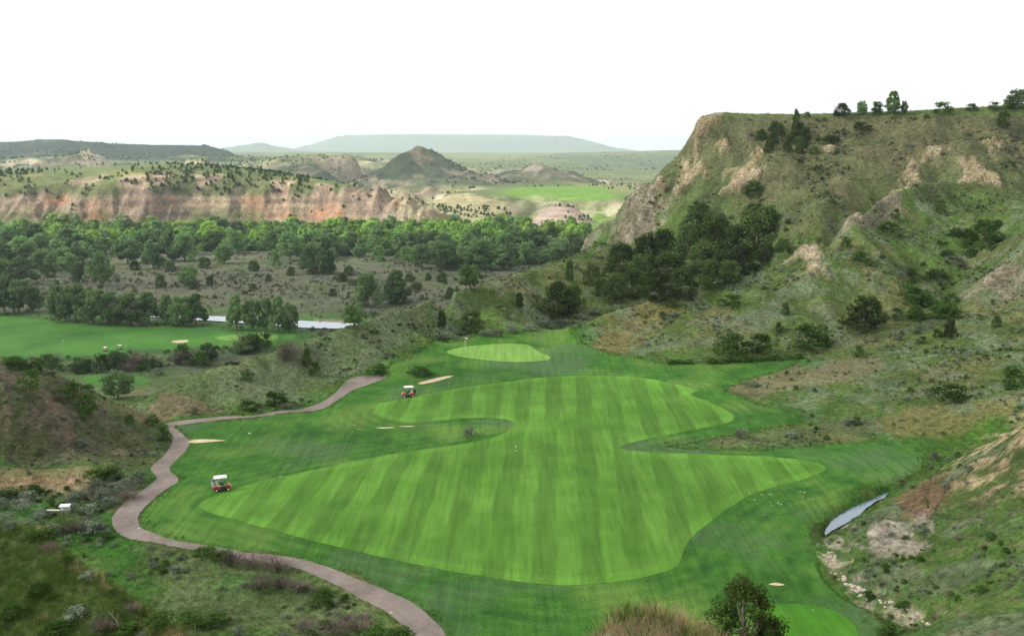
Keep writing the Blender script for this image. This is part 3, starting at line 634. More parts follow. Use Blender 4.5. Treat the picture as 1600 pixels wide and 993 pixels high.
def grass_mat(name, ca, cb, scale, amp, stripes=None, bumpd=0.06, third=None):
    m, nt, b = mat(name)
    tc = N(nt, 'ShaderNodeTexCoord', name='TC')
    fine = noise(nt, 6.0, 6, 0.7); mid = noise(nt, scale, 5, 0.6); big = noise(nt, 0.035, 3, 0.5)
    # mower lines: grain stretched along the direction of play
    mp = N(nt, 'ShaderNodeMapping'); mp.inputs['Scale'].default_value = (1.6, 0.09, 1); mp.inputs['Rotation'].default_value = (0, 0, 0.06 if stripes else 0.9)
    nt.links.new(tc.outputs['Object'], mp.inputs['Vector'])
    strk = noise(nt, 1.0, 4, 0.6, mp.outputs[0])
    c = mixc(nt, remap(nt, mid, 0.35, 0.65, 0, 1), ca, cb)
    if third:
        c = mixc(nt, remap(nt, noise(nt, 0.07, 6, 0.62), 0.48, 0.62, 0, 0.9), c, third[0])
        c = mixc(nt, remap(nt, noise(nt, 0.045, 5, 0.6), 0.51, 0.61, 0, 0.9), c, third[1])
    c = scalec(nt, c, remap(nt, fine, 0.25, 0.75, 1 - amp, 1 + amp)); c = scalec(nt, c, remap(nt, strk, 0.3, 0.7, 0.80, 1.2)); c = scalec(nt, c, remap(nt, big, 0.3, 0.7, 0.82, 1.2))
    if stripes:
        lo, hi, period, ang = stripes
        sx = N(nt, 'ShaderNodeMapping'); sx.inputs['Rotation'].default_value = (0, 0, ang); nt.links.new(tc.outputs['Object'], sx.inputs['Vector'])
        sep = N(nt, 'ShaderNodeSeparateXYZ'); nt.links.new(sx.outputs[0], sep.inputs[0])
        wob = noise(nt, 0.06, 3, 0.5)
        ad = N(nt, 'ShaderNodeMath', operation='MULTIPLY_ADD'); nt.links.new(wob, ad.inputs[0]); ad.inputs[1].default_value = 2.2; nt.links.new(sep.outputs['X'], ad.inputs[2])
        wv = N(nt, 'ShaderNodeMath', operation='MULTIPLY'); nt.links.new(ad.outputs[0], wv.inputs[0]); wv.inputs[1].default_value = 2 * math.pi / period
        sn = N(nt, 'ShaderNodeMath', operation='SINE'); nt.links.new(wv.outputs[0], sn.inputs[0])
        patch = remap(nt, noise(nt, 0.09, 3, 0.6), 0.34, 0.62, 0.1, 1.25)
        edge = remap(nt, sn.outputs[0], -0.22, 0.22, lo, hi)
        one = N(nt, 'ShaderNodeMix', data_type='FLOAT'); nt.links.new(patch, one.inputs[0]); one.inputs[2].default_value = 1.0; nt.links.new(edge, one.inputs[3])
        c = scalec(nt, c, one.outputs[0])
    # mower rounds that follow the fairway's edge
    ea = N(nt, 'ShaderNodeAttribute', attribute_name='edge')
    wv2 = N(nt, 'ShaderNodeMath', operation='MULTIPLY_ADD'); nt.links.new(ea.outputs['Fac'], wv2.inputs[0]); wv2.inputs[1].default_value = 2 * math.pi / 1.9
    w3 = N(nt, 'ShaderNodeMath', operation='MULTIPLY'); nt.links.new(noise(nt, 0.35, 4, 0.6), w3.inputs[0]); w3.inputs[1].default_value = 5.0; nt.links.new(w3.outputs[0], wv2.inputs[2])
    sn2 = N(nt, 'ShaderNodeMath', operation='SINE'); nt.links.new(wv2.outputs[0], sn2.inputs[0])
    if stripes: c = scalec(nt, c, remap(nt, ea.outputs['Fac'], -2.0, -1.4, 1.0, 1.16))
    else:
        fad = remap(nt, ea.outputs['Fac'], 2.0, 14.0, 0.09, 0.04)
        mm = N(nt, 'ShaderNodeMath', operation='MULTIPLY_ADD'); nt.links.new(sn2.outputs[0], mm.inputs[0]); nt.links.new(fad, mm.inputs[1]); mm.inputs[2].default_value = 1.0
        c = scalec(nt, c, mm.outputs[0])
    nt.links.new(c, b.inputs['Base Color']); b.inputs['Roughness'].default_value = 0.9; b.inputs['Specular IOR Level'].default_value = 0.12
    bump(nt, b, fine, 0.8, bumpd)
    return m
M_ROUGH = grass_mat('rough_grass', (0.024, 0.096, 0.012), (0.054, 0.158, 0.019), 0.30, 0.62, bumpd=0.16, third=((0.088, 0.165, 0.030), (0.062, 0.125, 0.044)))
M_FAIR = grass_mat('fairway_grass', (0.058, 0.156, 0.016), (0.082, 0.190, 0.026), 0.15, 0.30, stripes=(0.83, 1.16, 4.8, 0.06))
M_GREEN = grass_mat('putting_green', (0.125, 0.245, 0.045), (0.14, 0.262, 0.054), 0.3, 0.1, bumpd=0.02)
M_TEE = grass_mat('tee_grass', (0.040, 0.155, 0.010), (0.062, 0.185, 0.014), 0.3, 0.25)
M_LFAIR = grass_mat('lower_fairway_grass', (0.034, 0.115, 0.018), (0.062, 0.165, 0.026), 0.03, 0.2)
def plain_mat(name, ca, cb, scale=0.8, rough=0.9, bd=0.02, spec=0.15):
    m, nt, b = mat(name)
    f = noise(nt, scale, 6, 0.65); g = noise(nt, scale * 9, 4, 0.6)
    c = mixc(nt, remap(nt, f, 0.3, 0.7, 0, 1), ca, cb); c = scalec(nt, c, remap(nt, g, 0.25, 0.75, 0.85, 1.15))
    nt.links.new(c, b.inputs['Base Color']); b.inputs['Roughness'].default_value = rough; b.inputs['Specular IOR Level'].default_value = spec
    if bd: bump(nt, b, g, 0.4, bd)
    return m
M_PATH = plain_mat('path_gravel', (0.128, 0.106, 0.096), (0.230, 0.196, 0.176), 0.22)
M_SAND = plain_mat('bunker_sand', (0.42, 0.34, 0.22), (0.56, 0.47, 0.33), 0.5)
M_WATER, nt, b = mat('river_water')
b.inputs['Base Color'].default_value = (0.13, 0.19, 0.25, 1); b.inputs['Roughness'].default_value = 0.06; b.inputs['IOR'].default_value = 1.6
bump(nt, b, noise(nt, 2.2, 4, 0.6), 0.25, 0.05)

# ------------------------------------------------------------------ meshes
IDX = np.arange(NU * NV).reshape(NV, NU)
def mesh_obj(name, co, faces_flat, sizes, material, cover=None, normals=None, smooth_f=True, rock=None):
    me = bpy.data.meshes.new(name)
    me.vertices.add(len(co)); me.vertices.foreach_set('co', np.ascontiguousarray(co, np.float32).ravel())
    me.loops.add(len(faces_flat)); me.loops.foreach_set('vertex_index', np.asarray(faces_flat, np.int32))
    sizes = np.asarray(sizes, np.int32)
    me.polygons.add(len(sizes)); me.polygons.foreach_set('loop_start', np.concatenate([[0], np.cumsum(sizes)[:-1]]).astype(np.int32)); me.polygons.foreach_set('loop_total', sizes)
    me.polygons.foreach_set('use_smooth', np.full(len(sizes), smooth_f))
    me.update(calc_edges=True)
    if cover is not None:
        a = me.attributes.new('cover', 'FLOAT_COLOR', 'POINT')
        a.data.foreach_set('color', np.concatenate([cover, np.ones((len(cover), 1))], 1).astype(np.float32).ravel())
    if rock is not None:
        a = me.attributes.new('rock', 'FLOAT', 'POINT'); a.data.foreach_set('value', rock.astype(np.float32))
    if normals is not None: me.normals_split_custom_set_from_vertices(normals.astype(np.float32))
    me.materials.append(material)
    o = bpy.data.objects.new(name, me); COL.objects.link(o)
    return o
# true vertex normals of the whole field, so that the pieces meet without a seam
dzu = np.gradient(Z, axis=1); dxu = np.gradient(XX, axis=1)
P3 = np.stack([XX, YY, Z], -1)
tu_ = np.gradient(P3, axis=1); tv_ = np.gradient(P3, axis=0)
NRM = np.cross(tu_, tv_); NRM /= np.linalg.norm(NRM, axis=-1, keepdims=True)
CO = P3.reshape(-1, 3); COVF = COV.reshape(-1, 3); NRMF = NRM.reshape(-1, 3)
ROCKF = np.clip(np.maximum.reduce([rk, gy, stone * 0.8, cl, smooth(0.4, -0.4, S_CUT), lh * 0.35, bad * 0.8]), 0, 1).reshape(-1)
def piece(name, cellmask, kind='structure'):
    jj, ii = np.nonzero(cellmask)
    q = np.stack([IDX[jj, ii], IDX[jj, ii + 1], IDX[jj + 1, ii + 1], IDX[jj + 1, ii]], 1)
    used, inv = np.unique(q, return_inverse=True)
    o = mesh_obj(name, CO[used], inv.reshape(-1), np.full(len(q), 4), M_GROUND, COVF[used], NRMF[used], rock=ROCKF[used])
    o['kind'] = kind
    return o
cm = lambda a: a[:-1, :-1]
is_hill_r = cm((XX / YY > 0.04) & (YY > 196) & (YY < 900) & (Z > 1.8) & (S_ROUGH > 1) & ~((YY < 240) & (XX / YY < 0.06)))
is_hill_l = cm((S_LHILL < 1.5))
is_knoll = cm((S_KNOLL < 1) & (YY < 70))
is_ridge = cm((YY > 150) & (YY < 420) & (S_ROUGH > 1.5) & (S_PATH > 1) & (Z > -30)) & ~is_hill_r & ~is_hill_l
is_plain = cm((YY > 230) & (YY < 905) & (Z <= -30)) & ~is_hill_r & ~is_ridge
is_cliff = cm((YY >= 905) & (YY < 1120)) & ~is_hill_r
is_far = cm((YY >= 1120) & (YY < 7600))
is_mesa = cm(YY >= 7600)
rest = ~(is_hill_r | is_hill_l | is_knoll | is_ridge | is_plain | is_cliff | is_far | is_mesa)
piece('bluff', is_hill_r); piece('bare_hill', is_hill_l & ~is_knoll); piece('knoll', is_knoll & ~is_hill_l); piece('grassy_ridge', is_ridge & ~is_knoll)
piece('river_plain', is_plain); piece('cliff', is_cliff); piece('distant_hills', is_far & ~is_hill_r); piece('distant_mesas', is_mesa)
piece('valley_ground', rest)

def sheet(name, S, lift, material, flat=None, edge=None):
    """the part of the ground grid inside an outline, clipped exactly along it, laid a little above the ground"""
    inside = S < 0
    n_in = inside[:-1, :-1].astype(int) + inside[:-1, 1:] + inside[1:, 1:] + inside[1:, :-1]
    verts = []; vid = {}; flat_idx = []; sizes = []; nrm = []; ed = []
    def gv(j, i):
        k = (j, i)
        if k not in vid: vid[k] = len(verts); verts.append(P3[j, i] + (0, 0, lift)); nrm.append(NRM[j, i]); ed.append(0 if edge is None else edge[j, i])
        return vid[k]
    def ev(a, b):
        k = (a, b) if a < b else (b, a)
        if k not in vid:
            (j0, i0), (j1, i1) = k
            t = S[j0, i0] / (S[j0, i0] - S[j1, i1])
            vid[k] = len(verts); verts.append(P3[j0, i0] * (1 - t) + P3[j1, i1] * t + (0, 0, lift)); nrm.append(NRM[j0, i0] * (1 - t) + NRM[j1, i1] * t); ed.append(0 if edge is None else edge[j0, i0] * (1 - t) + edge[j1, i1] * t)
        return vid[k]
    jj, ii = np.nonzero(n_in == 4)
    for j, i in zip(jj.tolist(), ii.tolist()):
        flat_idx += (gv(j, i), gv(j, i + 1), gv(j + 1, i + 1), gv(j + 1, i)); sizes.append(4)
    jj, ii = np.nonzero((n_in > 0) & (n_in < 4))
    for j, i in zip(jj.tolist(), ii.tolist()):
        cs = [(j, i), (j, i + 1), (j + 1, i + 1), (j + 1, i)]
        out = []
        for k in range(4):
            a, c2 = cs[k], cs[(k + 1) % 4]
            if inside[a]: out.append(gv(*a))
            if inside[a] != inside[c2]: out.append(ev(a, c2))
        if len(out) >= 3: flat_idx += out; sizes.append(len(out))
    co = np.array(verts)
    if flat is not None: co[:, 2] = flat; nrm = np.tile([0, 0, 1.0], (len(co), 1))
    o = mesh_obj(name, co, flat_idx, sizes, material, None, np.array(nrm))
    if edge is not None:
        at_ = o.data.attributes.new('edge', 'FLOAT', 'POINT'); at_.data.foreach_set('value', np.array(ed, np.float32))
    o['kind'] = 'structure'
    return o
sheet('rough_grass', np.maximum(S_ROUGH, -S_PATH - 0.3), 0.03, M_ROUGH, edge=S_FAIR)
sheet('fairway', S_FAIR, 0.06, M_FAIR, edge=S_FAIR)
sheet('putting_green', S_GREEN, 0.06, M_GREEN)
sheet('tee_box', S_TEE, 0.06, M_TEE)
sheet('cart_path', S_PATH, 0.05, M_PATH)
sheet('lower_fairway', np.minimum(S_LFAIR, S_STRIP), 0.06, M_LFAIR)
sheet('putting_green', S_LGREEN, 0.14, M_GREEN)
for (lb, q_, far_), S_ in zip(PX_BUNKERS, S_BUNK):
    o = sheet('sand_bunker', S_, 0.16 if far_ else 0.09, M_SAND)
sheet('river', S_RIVER + 1.5, 0, M_WATER, flat=-38.35)
sheet('stream', S_POND + 0.05 + wob * 0.8, 0, M_WATER, flat=pondz)
# ------------------------------------------------------------------ clouds set out of frame to shade valley and hills, and the air itself
M_SHADE_CLOUD = bpy.data.materials.new('shade_cloud'); M_SHADE_CLOUD.use_nodes = True
nt = M_SHADE_CLOUD.node_tree; nt.nodes.clear()
c_out = N(nt, 'ShaderNodeOutputMaterial'); c_tr = N(nt, 'ShaderNodeBsdfTransparent'); c_tl = N(nt, 'ShaderNodeBsdfTranslucent'); c_df = N(nt, 'ShaderNodeBsdfDiffuse')
c_tl.inputs[0].default_value = (0.95, 0.95, 0.95, 1); c_df.inputs[0].default_value = (0.95, 0.95, 0.95, 1)
c_m1 = N(nt, 'ShaderNodeMixShader', Fac=0.35); c_m2 = N(nt, 'ShaderNodeMixShader', Fac=0.55)
nt.links.new(c_tl.outputs[0], c_m1.inputs[1]); nt.links.new(c_df.outputs[0], c_m1.inputs[2])
nt.links.new(c_m1.outputs[0], c_m2.inputs[1]); nt.links.new(c_tr.outputs[0], c_m2.inputs[2])
nt.links.new(c_m2.outputs[0], c_out.inputs['Surface'])
def shade_cloud(cx, cy, rx, ry, seed, height=1500.0):
    """a broad flat cloud whose shadow is centred on (cx, cy)"""
    k = height / sun_dir.z
    bm = bmesh.new(); bmesh.ops.create_icosphere(bm, subdivisions=4, radius=1)
    r_ = np.array([v.co[:] for v in bm.verts])
    a = np.arctan2(r_[:, 1], r_[:, 0])
    w = 0.75 + 0.5 * fbm(np.cos(a) * 2 + seed * 9.1 + r_[:, 2], np.sin(a) * 2, 1.0, 3, seed)
    for v, f in zip(bm.verts, w):
        z = v.co.z
        v.co = Vector((v.co.x * rx * f, v.co.y * ry * f, z * (120 if z > 0 else 40) * f))
    me = bpy.data.meshes.new('shade_cloud'); bm.to_mesh(me); bm.free()
    for p_ in me.polygons: p_.use_smooth = True
    me.materials.append(M_SHADE_CLOUD)
    o = bpy.data.objects.new('shade_cloud', me); COL.objects.link(o)
    o.location = (cx + sun_dir.x * k, cy + sun_dir.y * k, height); o['kind'] = 'structure'
shade_cloud(350, 80, 1500, 610, 1)
shade_cloud(-1150, 3000, 900, 420, 2)
shade_cloud(-250, 1950, 420, 260, 3)
shade_cloud(250, 2100, 330, 200, 4)
hz = bpy.data.meshes.new('haze')
zb, zt = min(float(Z.min()), -41) - 2, max(float(Z.max()), 60) + 25
bm = bmesh.new(); bmesh.ops.create_cube(bm, size=1)
for v in bm.verts: v.co = Vector((v.co.x * 50000, (v.co.y + 0.5) * 24000 - 400, zb if v.co.z < 0 else zt))
bm.to_mesh(hz); bm.free()
M_HAZE = bpy.data.materials.new('haze'); M_HAZE.use_nodes = True
nt = M_HAZE.node_tree; nt.nodes.clear()
h_out = N(nt, 'ShaderNodeOutputMaterial'); h_v = N(nt, 'ShaderNodeVolumePrincipled')
h_v.inputs['Color'].default_value = (0.72, 0.89, 1.0, 1); h_v.inputs['Density'].default_value = 0.000065; h_v.inputs['Anisotropy'].default_value = 0.2
nt.links.new(h_v.outputs[0], h_out.inputs['Volume'])
hz.materials.append(M_HAZE)
ho = bpy.data.objects.new('haze', hz); COL.objects.link(ho); tag(ho, 'pale blue summer haze over the far badlands', 'haze', kind='stuff')
# ------------------------------------------------------------------ plants: prototypes of unit height and width
def leaf_mat(name, ca, cb, trans=0.3, vary=0.35):
    m = bpy.data.materials.new(name); m.use_nodes = True
    nt = m.node_tree; nt.nodes.clear()
    out = N(nt, 'ShaderNodeOutputMaterial'); df = N(nt, 'ShaderNodeBsdfDiffuse'); tl = N(nt, 'ShaderNodeBsdfTranslucent'); mx = N(nt, 'ShaderNodeMixShader', Fac=trans)
    at = N(nt, 'ShaderNodeAttribute', attribute_name='tint'); oi = N(nt, 'ShaderNodeObjectInfo')
    c = mixc(nt, at.outputs['Fac'], ca, cb)
    c = scalec(nt, c, remap(nt, oi.outputs['Random'], 0, 1, 1 - vary, 1 + vary))
    nt.links.new(c, df.inputs[0]); nt.links.new(c, tl.inputs[0])
    nt.links.new(df.outputs[0], mx.inputs[1]); nt.links.new(tl.outputs[0], mx.inputs[2]); nt.links.new(mx.outputs[0], out.inputs['Surface'])
    return m
M_COTTON = leaf_mat('cottonwood_leaf', (0.085, 0.160, 0.058), (0.185, 0.295, 0.115), 0.5, 0.4)
M_LIME = leaf_mat('sunlit_cottonwood_leaf', (0.135, 0.265, 0.045), (0.26, 0.41, 0.085))  # brighter copy of the leaf: sun on the far belt put into colour
M_JUN = leaf_mat('juniper_leaf', (0.036, 0.068, 0.022), (0.105, 0.155, 0.046), 0.25, 0.45)
M_SHRUB = leaf_mat('shrub_leaf', (0.030, 0.068, 0.015), (0.075, 0.14, 0.030), 0.25)
M_SAGE = leaf_mat('sage_leaf', (0.085, 0.108, 0.078), (0.20, 0.235, 0.175), 0.15)
M_TWIG = leaf_mat('bare_twig', (0.075, 0.055, 0.05), (0.165, 0.13, 0.115), 0.05)
M_GRASS = leaf_mat('wild_grass_blade', (0.032, 0.085, 0.012), (0.105, 0.170, 0.030), 0.35)
M_DRYG = leaf_mat('dry_grass_blade', (0.20, 0.15, 0.07), (0.40, 0.32, 0.18), 0.3)
M_BARK = plain_mat('bark', (0.10, 0.075, 0.055), (0.19, 0.155, 0.125), 3.0)

def rand_unit(rng, n):
    v = rng.normal(size=(n, 3)); return v / np.linalg.norm(v, axis=1, keepdims=True)
def leaves(rng, cl, per, size, outward=0.5):
    """clumps (x, y, z, r, rz) filled with small leaf-sized quads -> co, quads, tint"""
    cl = np.asarray(cl, float); n = len(cl) * per
    c = np.repeat(cl, per, 0)
    d = rand_unit(rng, n); rad = rng.uniform(0.35, 1.0, n) ** 0.6
    p = c[:, :3] + d * (c[:, 3] * rad)[:, None] * np.stack([np.ones(n), np.ones(n), c[:, 4] / c[:, 3]], 1)
    nrm = d * outward + rand_unit(rng, n) * 0.8 + np.array([0, 0, 0.35]); nrm /= np.linalg.norm(nrm, axis=1, keepdims=True)
    t = np.cross(nrm, rand_unit(rng, n)); t /= np.linalg.norm(t, axis=1, keepdims=True) + 1e-9
    bt = np.cross(nrm, t)
    s = (size * rng.uniform(0.6, 1.4, n))[:, None]
    q = np.stack([p - t * s, p - bt * s * 0.55, p + t * s, p + bt * s * 0.55], 1).reshape(-1, 3)
    ctint = np.repeat(rng.uniform(0, 1, len(cl)), per)
    tint = np.clip(0.55 * ctint + 0.45 * rng.uniform(0, 1, n), 0, 1)
    return q, np.repeat(tint, 4)
def leaf_mesh(name, q, tint, material, tris=None):
    me = bpy.data.meshes.new(name); n = len(q) // 4
    me.vertices.add(len(q)); me.vertices.foreach_set('co', q.astype(np.float32).ravel())
    me.loops.add(n * 4); me.loops.foreach_set('vertex_index', np.arange(n * 4, dtype=np.int32))
    me.polygons.add(n); me.polygons.foreach_set('loop_start', np.arange(0, n * 4, 4, dtype=np.int32)); me.polygons.foreach_set('loop_total', np.full(n, 4, np.int32))
    me.update(calc_edges=True)
    a = me.attributes.new('tint', 'FLOAT', 'POINT'); a.data.foreach_set('value', tint.astype(np.float32))
    me.materials.append(material)
    return me
def strands(rng, n, h, spread, w, lean=0.6, base=0.15, z0=0.0):
    """blades or twigs from a common foot: thin tapering quads"""
    a = rng.uniform(0, 2 * np.pi, n); b = rng.uniform(0, base, n)
    p = np.stack([np.cos(a) * b, np.sin(a) * b, np.full(n, z0)], 1)
    le = rng.uniform(0.1, lean, n); a2 = a + rng.normal(0, 0.5, n)
    L = h * rng.uniform(0.55, 1.0, n)
    top = p + np.stack([np.cos(a2) * le * spread * L / h, np.sin(a2) * le * spread * L / h, L * (1 - 0.25 * le)], 1)
    sd = np.stack([-np.sin(a2), np.cos(a2), np.zeros(n)], 1) * w
    mid = (p + top) / 2 + np.array([0, 0, 0.05 * h])
    q = np.stack([p - sd, mid + sd * 0.2, top, mid - sd], 1).reshape(-1, 3)
    return q, np.repeat(rng.uniform(0, 1, n), 4)
def tubes(name, segs, material, sides=6):
    V = []; F = []
    for p0, p1, r0, r1 in segs:
        p0 = Vector(p0); p1 = Vector(p1); d = (p1 - p0).normalized()
        x = d.orthogonal().normalized(); y = d.cross(x); b0 = len(V)
        for (p, r) in ((p0, r0), (p1, r1)):
            for k in range(sides):
                a = 2 * math.pi * k / sides; V.append(p + (x * math.cos(a) + y * math.sin(a)) * r)
        for k in range(sides):
            k2 = (k + 1) % sides; F.append((b0 + k, b0 + k2, b0 + sides + k2, b0 + sides + k))
        F.append(tuple(b0 + sides + k for k in range(sides)))
    me = bpy.data.meshes.new(name); me.from_pydata([tuple(v) for v in V], [], F); me.materials.append(material)
    for p_ in me.polygons: p_.use_smooth = True
    return me
def in_crown(rng, n, rx, z0, z1, prof):
    out = []
    while len(out) < n:
        t = rng.uniform(); a = rng.uniform(0, 2 * np.pi); r_ = rx * prof(t) * math.sqrt(rng.uniform(0.12, 1.0))
        out.append((r_ * math.cos(a), r_ * math.sin(a), z0 + (z1 - z0) * t))
    return np.array(out)

def make_cottonwood(seed, material, nclump=46, per=72, z0=0.16, leaf=0.034):
    rng = np.random.RandomState(seed)
    pr = [lambda t: max(0.25, math.sin(math.pi * min(1, 0.16 + 0.80 * t)) ** 0.8), lambda t: max(0.2, 1.05 - 0.75 * t), lambda t: 0.45 + 0.55 * math.sin(math.pi * min(1, 0.05 + 0.9 * t))][seed % 3]
    c = in_crown(rng, nclump, 0.40, z0, 0.90, pr)
    r_ = rng.uniform(0.08, 0.155, nclump)
    q, t = leaves(rng, np.column_stack([c, r_, r_ * 0.85]), per, leaf)
    segs = []; base = Vector((0, 0, -0.04)); fork = Vector((rng.uniform(-0.02, 0.02), rng.uniform(-0.02, 0.02), rng.uniform(0.16, 0.26)))
    segs.append((base, fork, 0.030, 0.022))
    for k in range(5):
        a = k * 1.256 + rng.uniform(-0.4, 0.4); e = Vector((0.2 * math.cos(a), 0.2 * math.sin(a), rng.uniform(0.42, 0.62)))
        segs.append((fork, e, 0.016, 0.009))
        for s in range(2):
            j = c[rng.randint(nclump)]; e2 = e.lerp(Vector(j), 0.6); segs.append((e, e2, 0.008, 0.003))
    return tubes('trunk', segs, M_BARK, 5), leaf_mesh('crown', q, t, material)
def make_juniper(seed, nclump=62, per=70, leaf=0.028, material=None, full=0.42, twigs=False):
    rng = np.random.RandomState(seed)
    pr = lambda t: math.sqrt(max(0.03, 1 - (t * 0.98) ** 2)) * min(1, 0.72 + 1.4 * t)
    c = in_crown(rng, nclump, full, 0.06, 0.93, pr)
    r_ = rng.uniform(0.075, 0.15, nclump)
    q, t = leaves(rng, np.column_stack([c, r_, r_ * 1.25]), per, leaf, 0.7)
    segs = [((0, 0, -0.06), (0.01, 0, 0.4), 0.035, 0.02), ((0.01, 0, 0.4), (0, 0.01, 0.8), 0.02, 0.006)]
    for k in range(5):
        j = c[rng.randint(nclump)]; segs.append(((0.005, 0, 0.12 + 0.1 * k), tuple(j), 0.014, 0.004))
    return tubes('trunk', segs, M_BARK, 5), leaf_mesh('crown', q, t, material or M_JUN)
def make_bush(seed, material, nclump=26, per=40, leaf=0.04, upright=0.0):
    rng = np.random.RandomState(seed)
    c = in_crown(rng, nclump, 0.40, 0.08, 0.80, lambda t: math.sqrt(max(0.02, 1 - (t * 0.95) ** 2)))
    r_ = rng.uniform(0.10, 0.2, nclump)
    q, t = leaves(rng, np.column_stack([c, r_, r_ * 0.9]), per, leaf, 0.5)
    if upright:
        q2, t2 = strands(rng, int(upright), 0.95, 0.9, 0.014, 0.75, 0.12)
        q = np.concatenate([q, q2]); t = np.concatenate([t, t2])
    return leaf_mesh('foliage', q, t, material)
def make_twigs(seed, n=170):
    rng = np.random.RandomState(seed)
    q, t = strands(rng, n, 1.0, 1.1, 0.011, 0.85, 0.16)
    c = in_crown(rng, 10, 0.38, 0.3, 0.9, lambda t_: 0.9)
    r_ = rng.uniform(0.1, 0.18, 10)
    q2, t2 = leaves(rng, np.column_stack([c, r_, r_]), 30, 0.022)
    return leaf_mesh('twigs', np.concatenate([q, q2]), np.concatenate([t, t2]), M_TWIG)
def make_tuft(seed, material, n=22, w=0.02):
    rng = np.random.RandomState(seed)
    q, t = strands(rng, n, 1.0, 1.0, w, 0.9, 0.25)
    return leaf_mesh('blades', q, t, material)

COTTON = [make_cottonwood(100 + k, M_COTTON) for k in range(5)]
LIMES = [make_cottonwood(120 + k, M_LIME) for k in range(3)]
JUNS = [make_juniper(140 + k) for k in range(5)]
BUSHES = [make_bush(160 + k, M_SHRUB) for k in range(4)]
SAGES = [make_bush(180 + k, M_SAGE, 16, 26, 0.045, 40) for k in range(4)]
TWIGS = [make_twigs(200 + k) for k in range(3)]
TUFTS = [make_tuft(220 + k, M_GRASS) for k in range(3)]
DTUFTS = [make_tuft(240 + k, M_DRYG, 26, 0.012) for k in range(3)]
PROTO = {'cottonwood': COTTON, 'lime': LIMES, 'juniper': JUNS, 'bush': BUSHES, 'sage': SAGES, 'twig': TWIGS}
KNAME = {'cottonwood': ('cottonwood_tree', 'tree'), 'lime': ('cottonwood_tree', 'tree'), 'juniper': ('juniper_tree', 'tree'), 'bush': ('green_shrub', 'shrub'), 'sage': ('sagebrush', 'shrub'), 'twig': ('bare_shrub', 'shrub')}
PLANTED = []
def plant_at(kind, x, y, z, h, w, label, group=None, var=None, rz=None):
    v = PROTO[kind][RS.randint(len(PROTO[kind])) if var is None else var]
    nm, cat = KNAME[kind]
    rz = RS.uniform(0, 6.28) if rz is None else rz
    if isinstance(v, tuple):
        root = bpy.data.objects.new(nm, None); COL.objects.link(root); root.empty_display_size = 0.5
        for me in v:
            ch = bpy.data.objects.new(me.name.split('.')[0], me); COL.objects.link(ch); ch.parent = root
    else:
        root = bpy.data.objects.new(nm, v); COL.objects.link(root)
    root.location = (x, y, z); root.scale = (w, w * RS.uniform(0.85, 1.1), h); root.rotation_euler = (0, 0, rz)
    tag(root, label, cat, group)
    PLANTED.append((x, y, max(w, h) * 0.5))
    return root
def plant(kind, px, py, hp, wp, label, group=None):
    """foot at a photo pixel; height and width in photo pixels at that distance"""
    x, y, z = hit(px, py)
    k = y / FPX * 1.03
    return plant_at(kind, x, y, z - 0.02 * hp * k, hp * k, wp * k * 1.08, label, group)

ORD = 'first second third fourth fifth sixth seventh eighth ninth tenth eleventh twelfth thirteenth fourteenth fifteenth sixteenth seventeenth eighteenth nineteenth twentieth twenty-first twenty-second twenty-third twenty-fourth twenty-fifth twenty-sixth twenty-seventh twenty-eighth'.split()
def in_depth(roots, label):
    """larger groups: near, middle and far ranks first, then counted from the left"""
    roots.sort(key=lambda o: o.location.y)
    nb_ = -(-len(roots) // 19); names = [['']][0] if nb_ == 1 else (['near rank', 'far rank'] if nb_ == 2 else ['nearest rank', 'second rank', 'third rank', 'fourth rank', 'farthest rank'][:nb_])
    for k in range(nb_):
        part_ = roots[k * len(roots) // nb_:(k + 1) * len(roots) // nb_]
        in_order(part_, label + (', ' + names[k] if names[k] else ''))
def in_order(roots, label):
    """tell alike neighbours apart by their place: counted from the left"""
    roots.sort(key=lambda o: o.location.x / o.location.y)
    for k, o in enumerate(roots): o['label'] = '%s, %s from left' % (label, ORD[min(k, 27)])

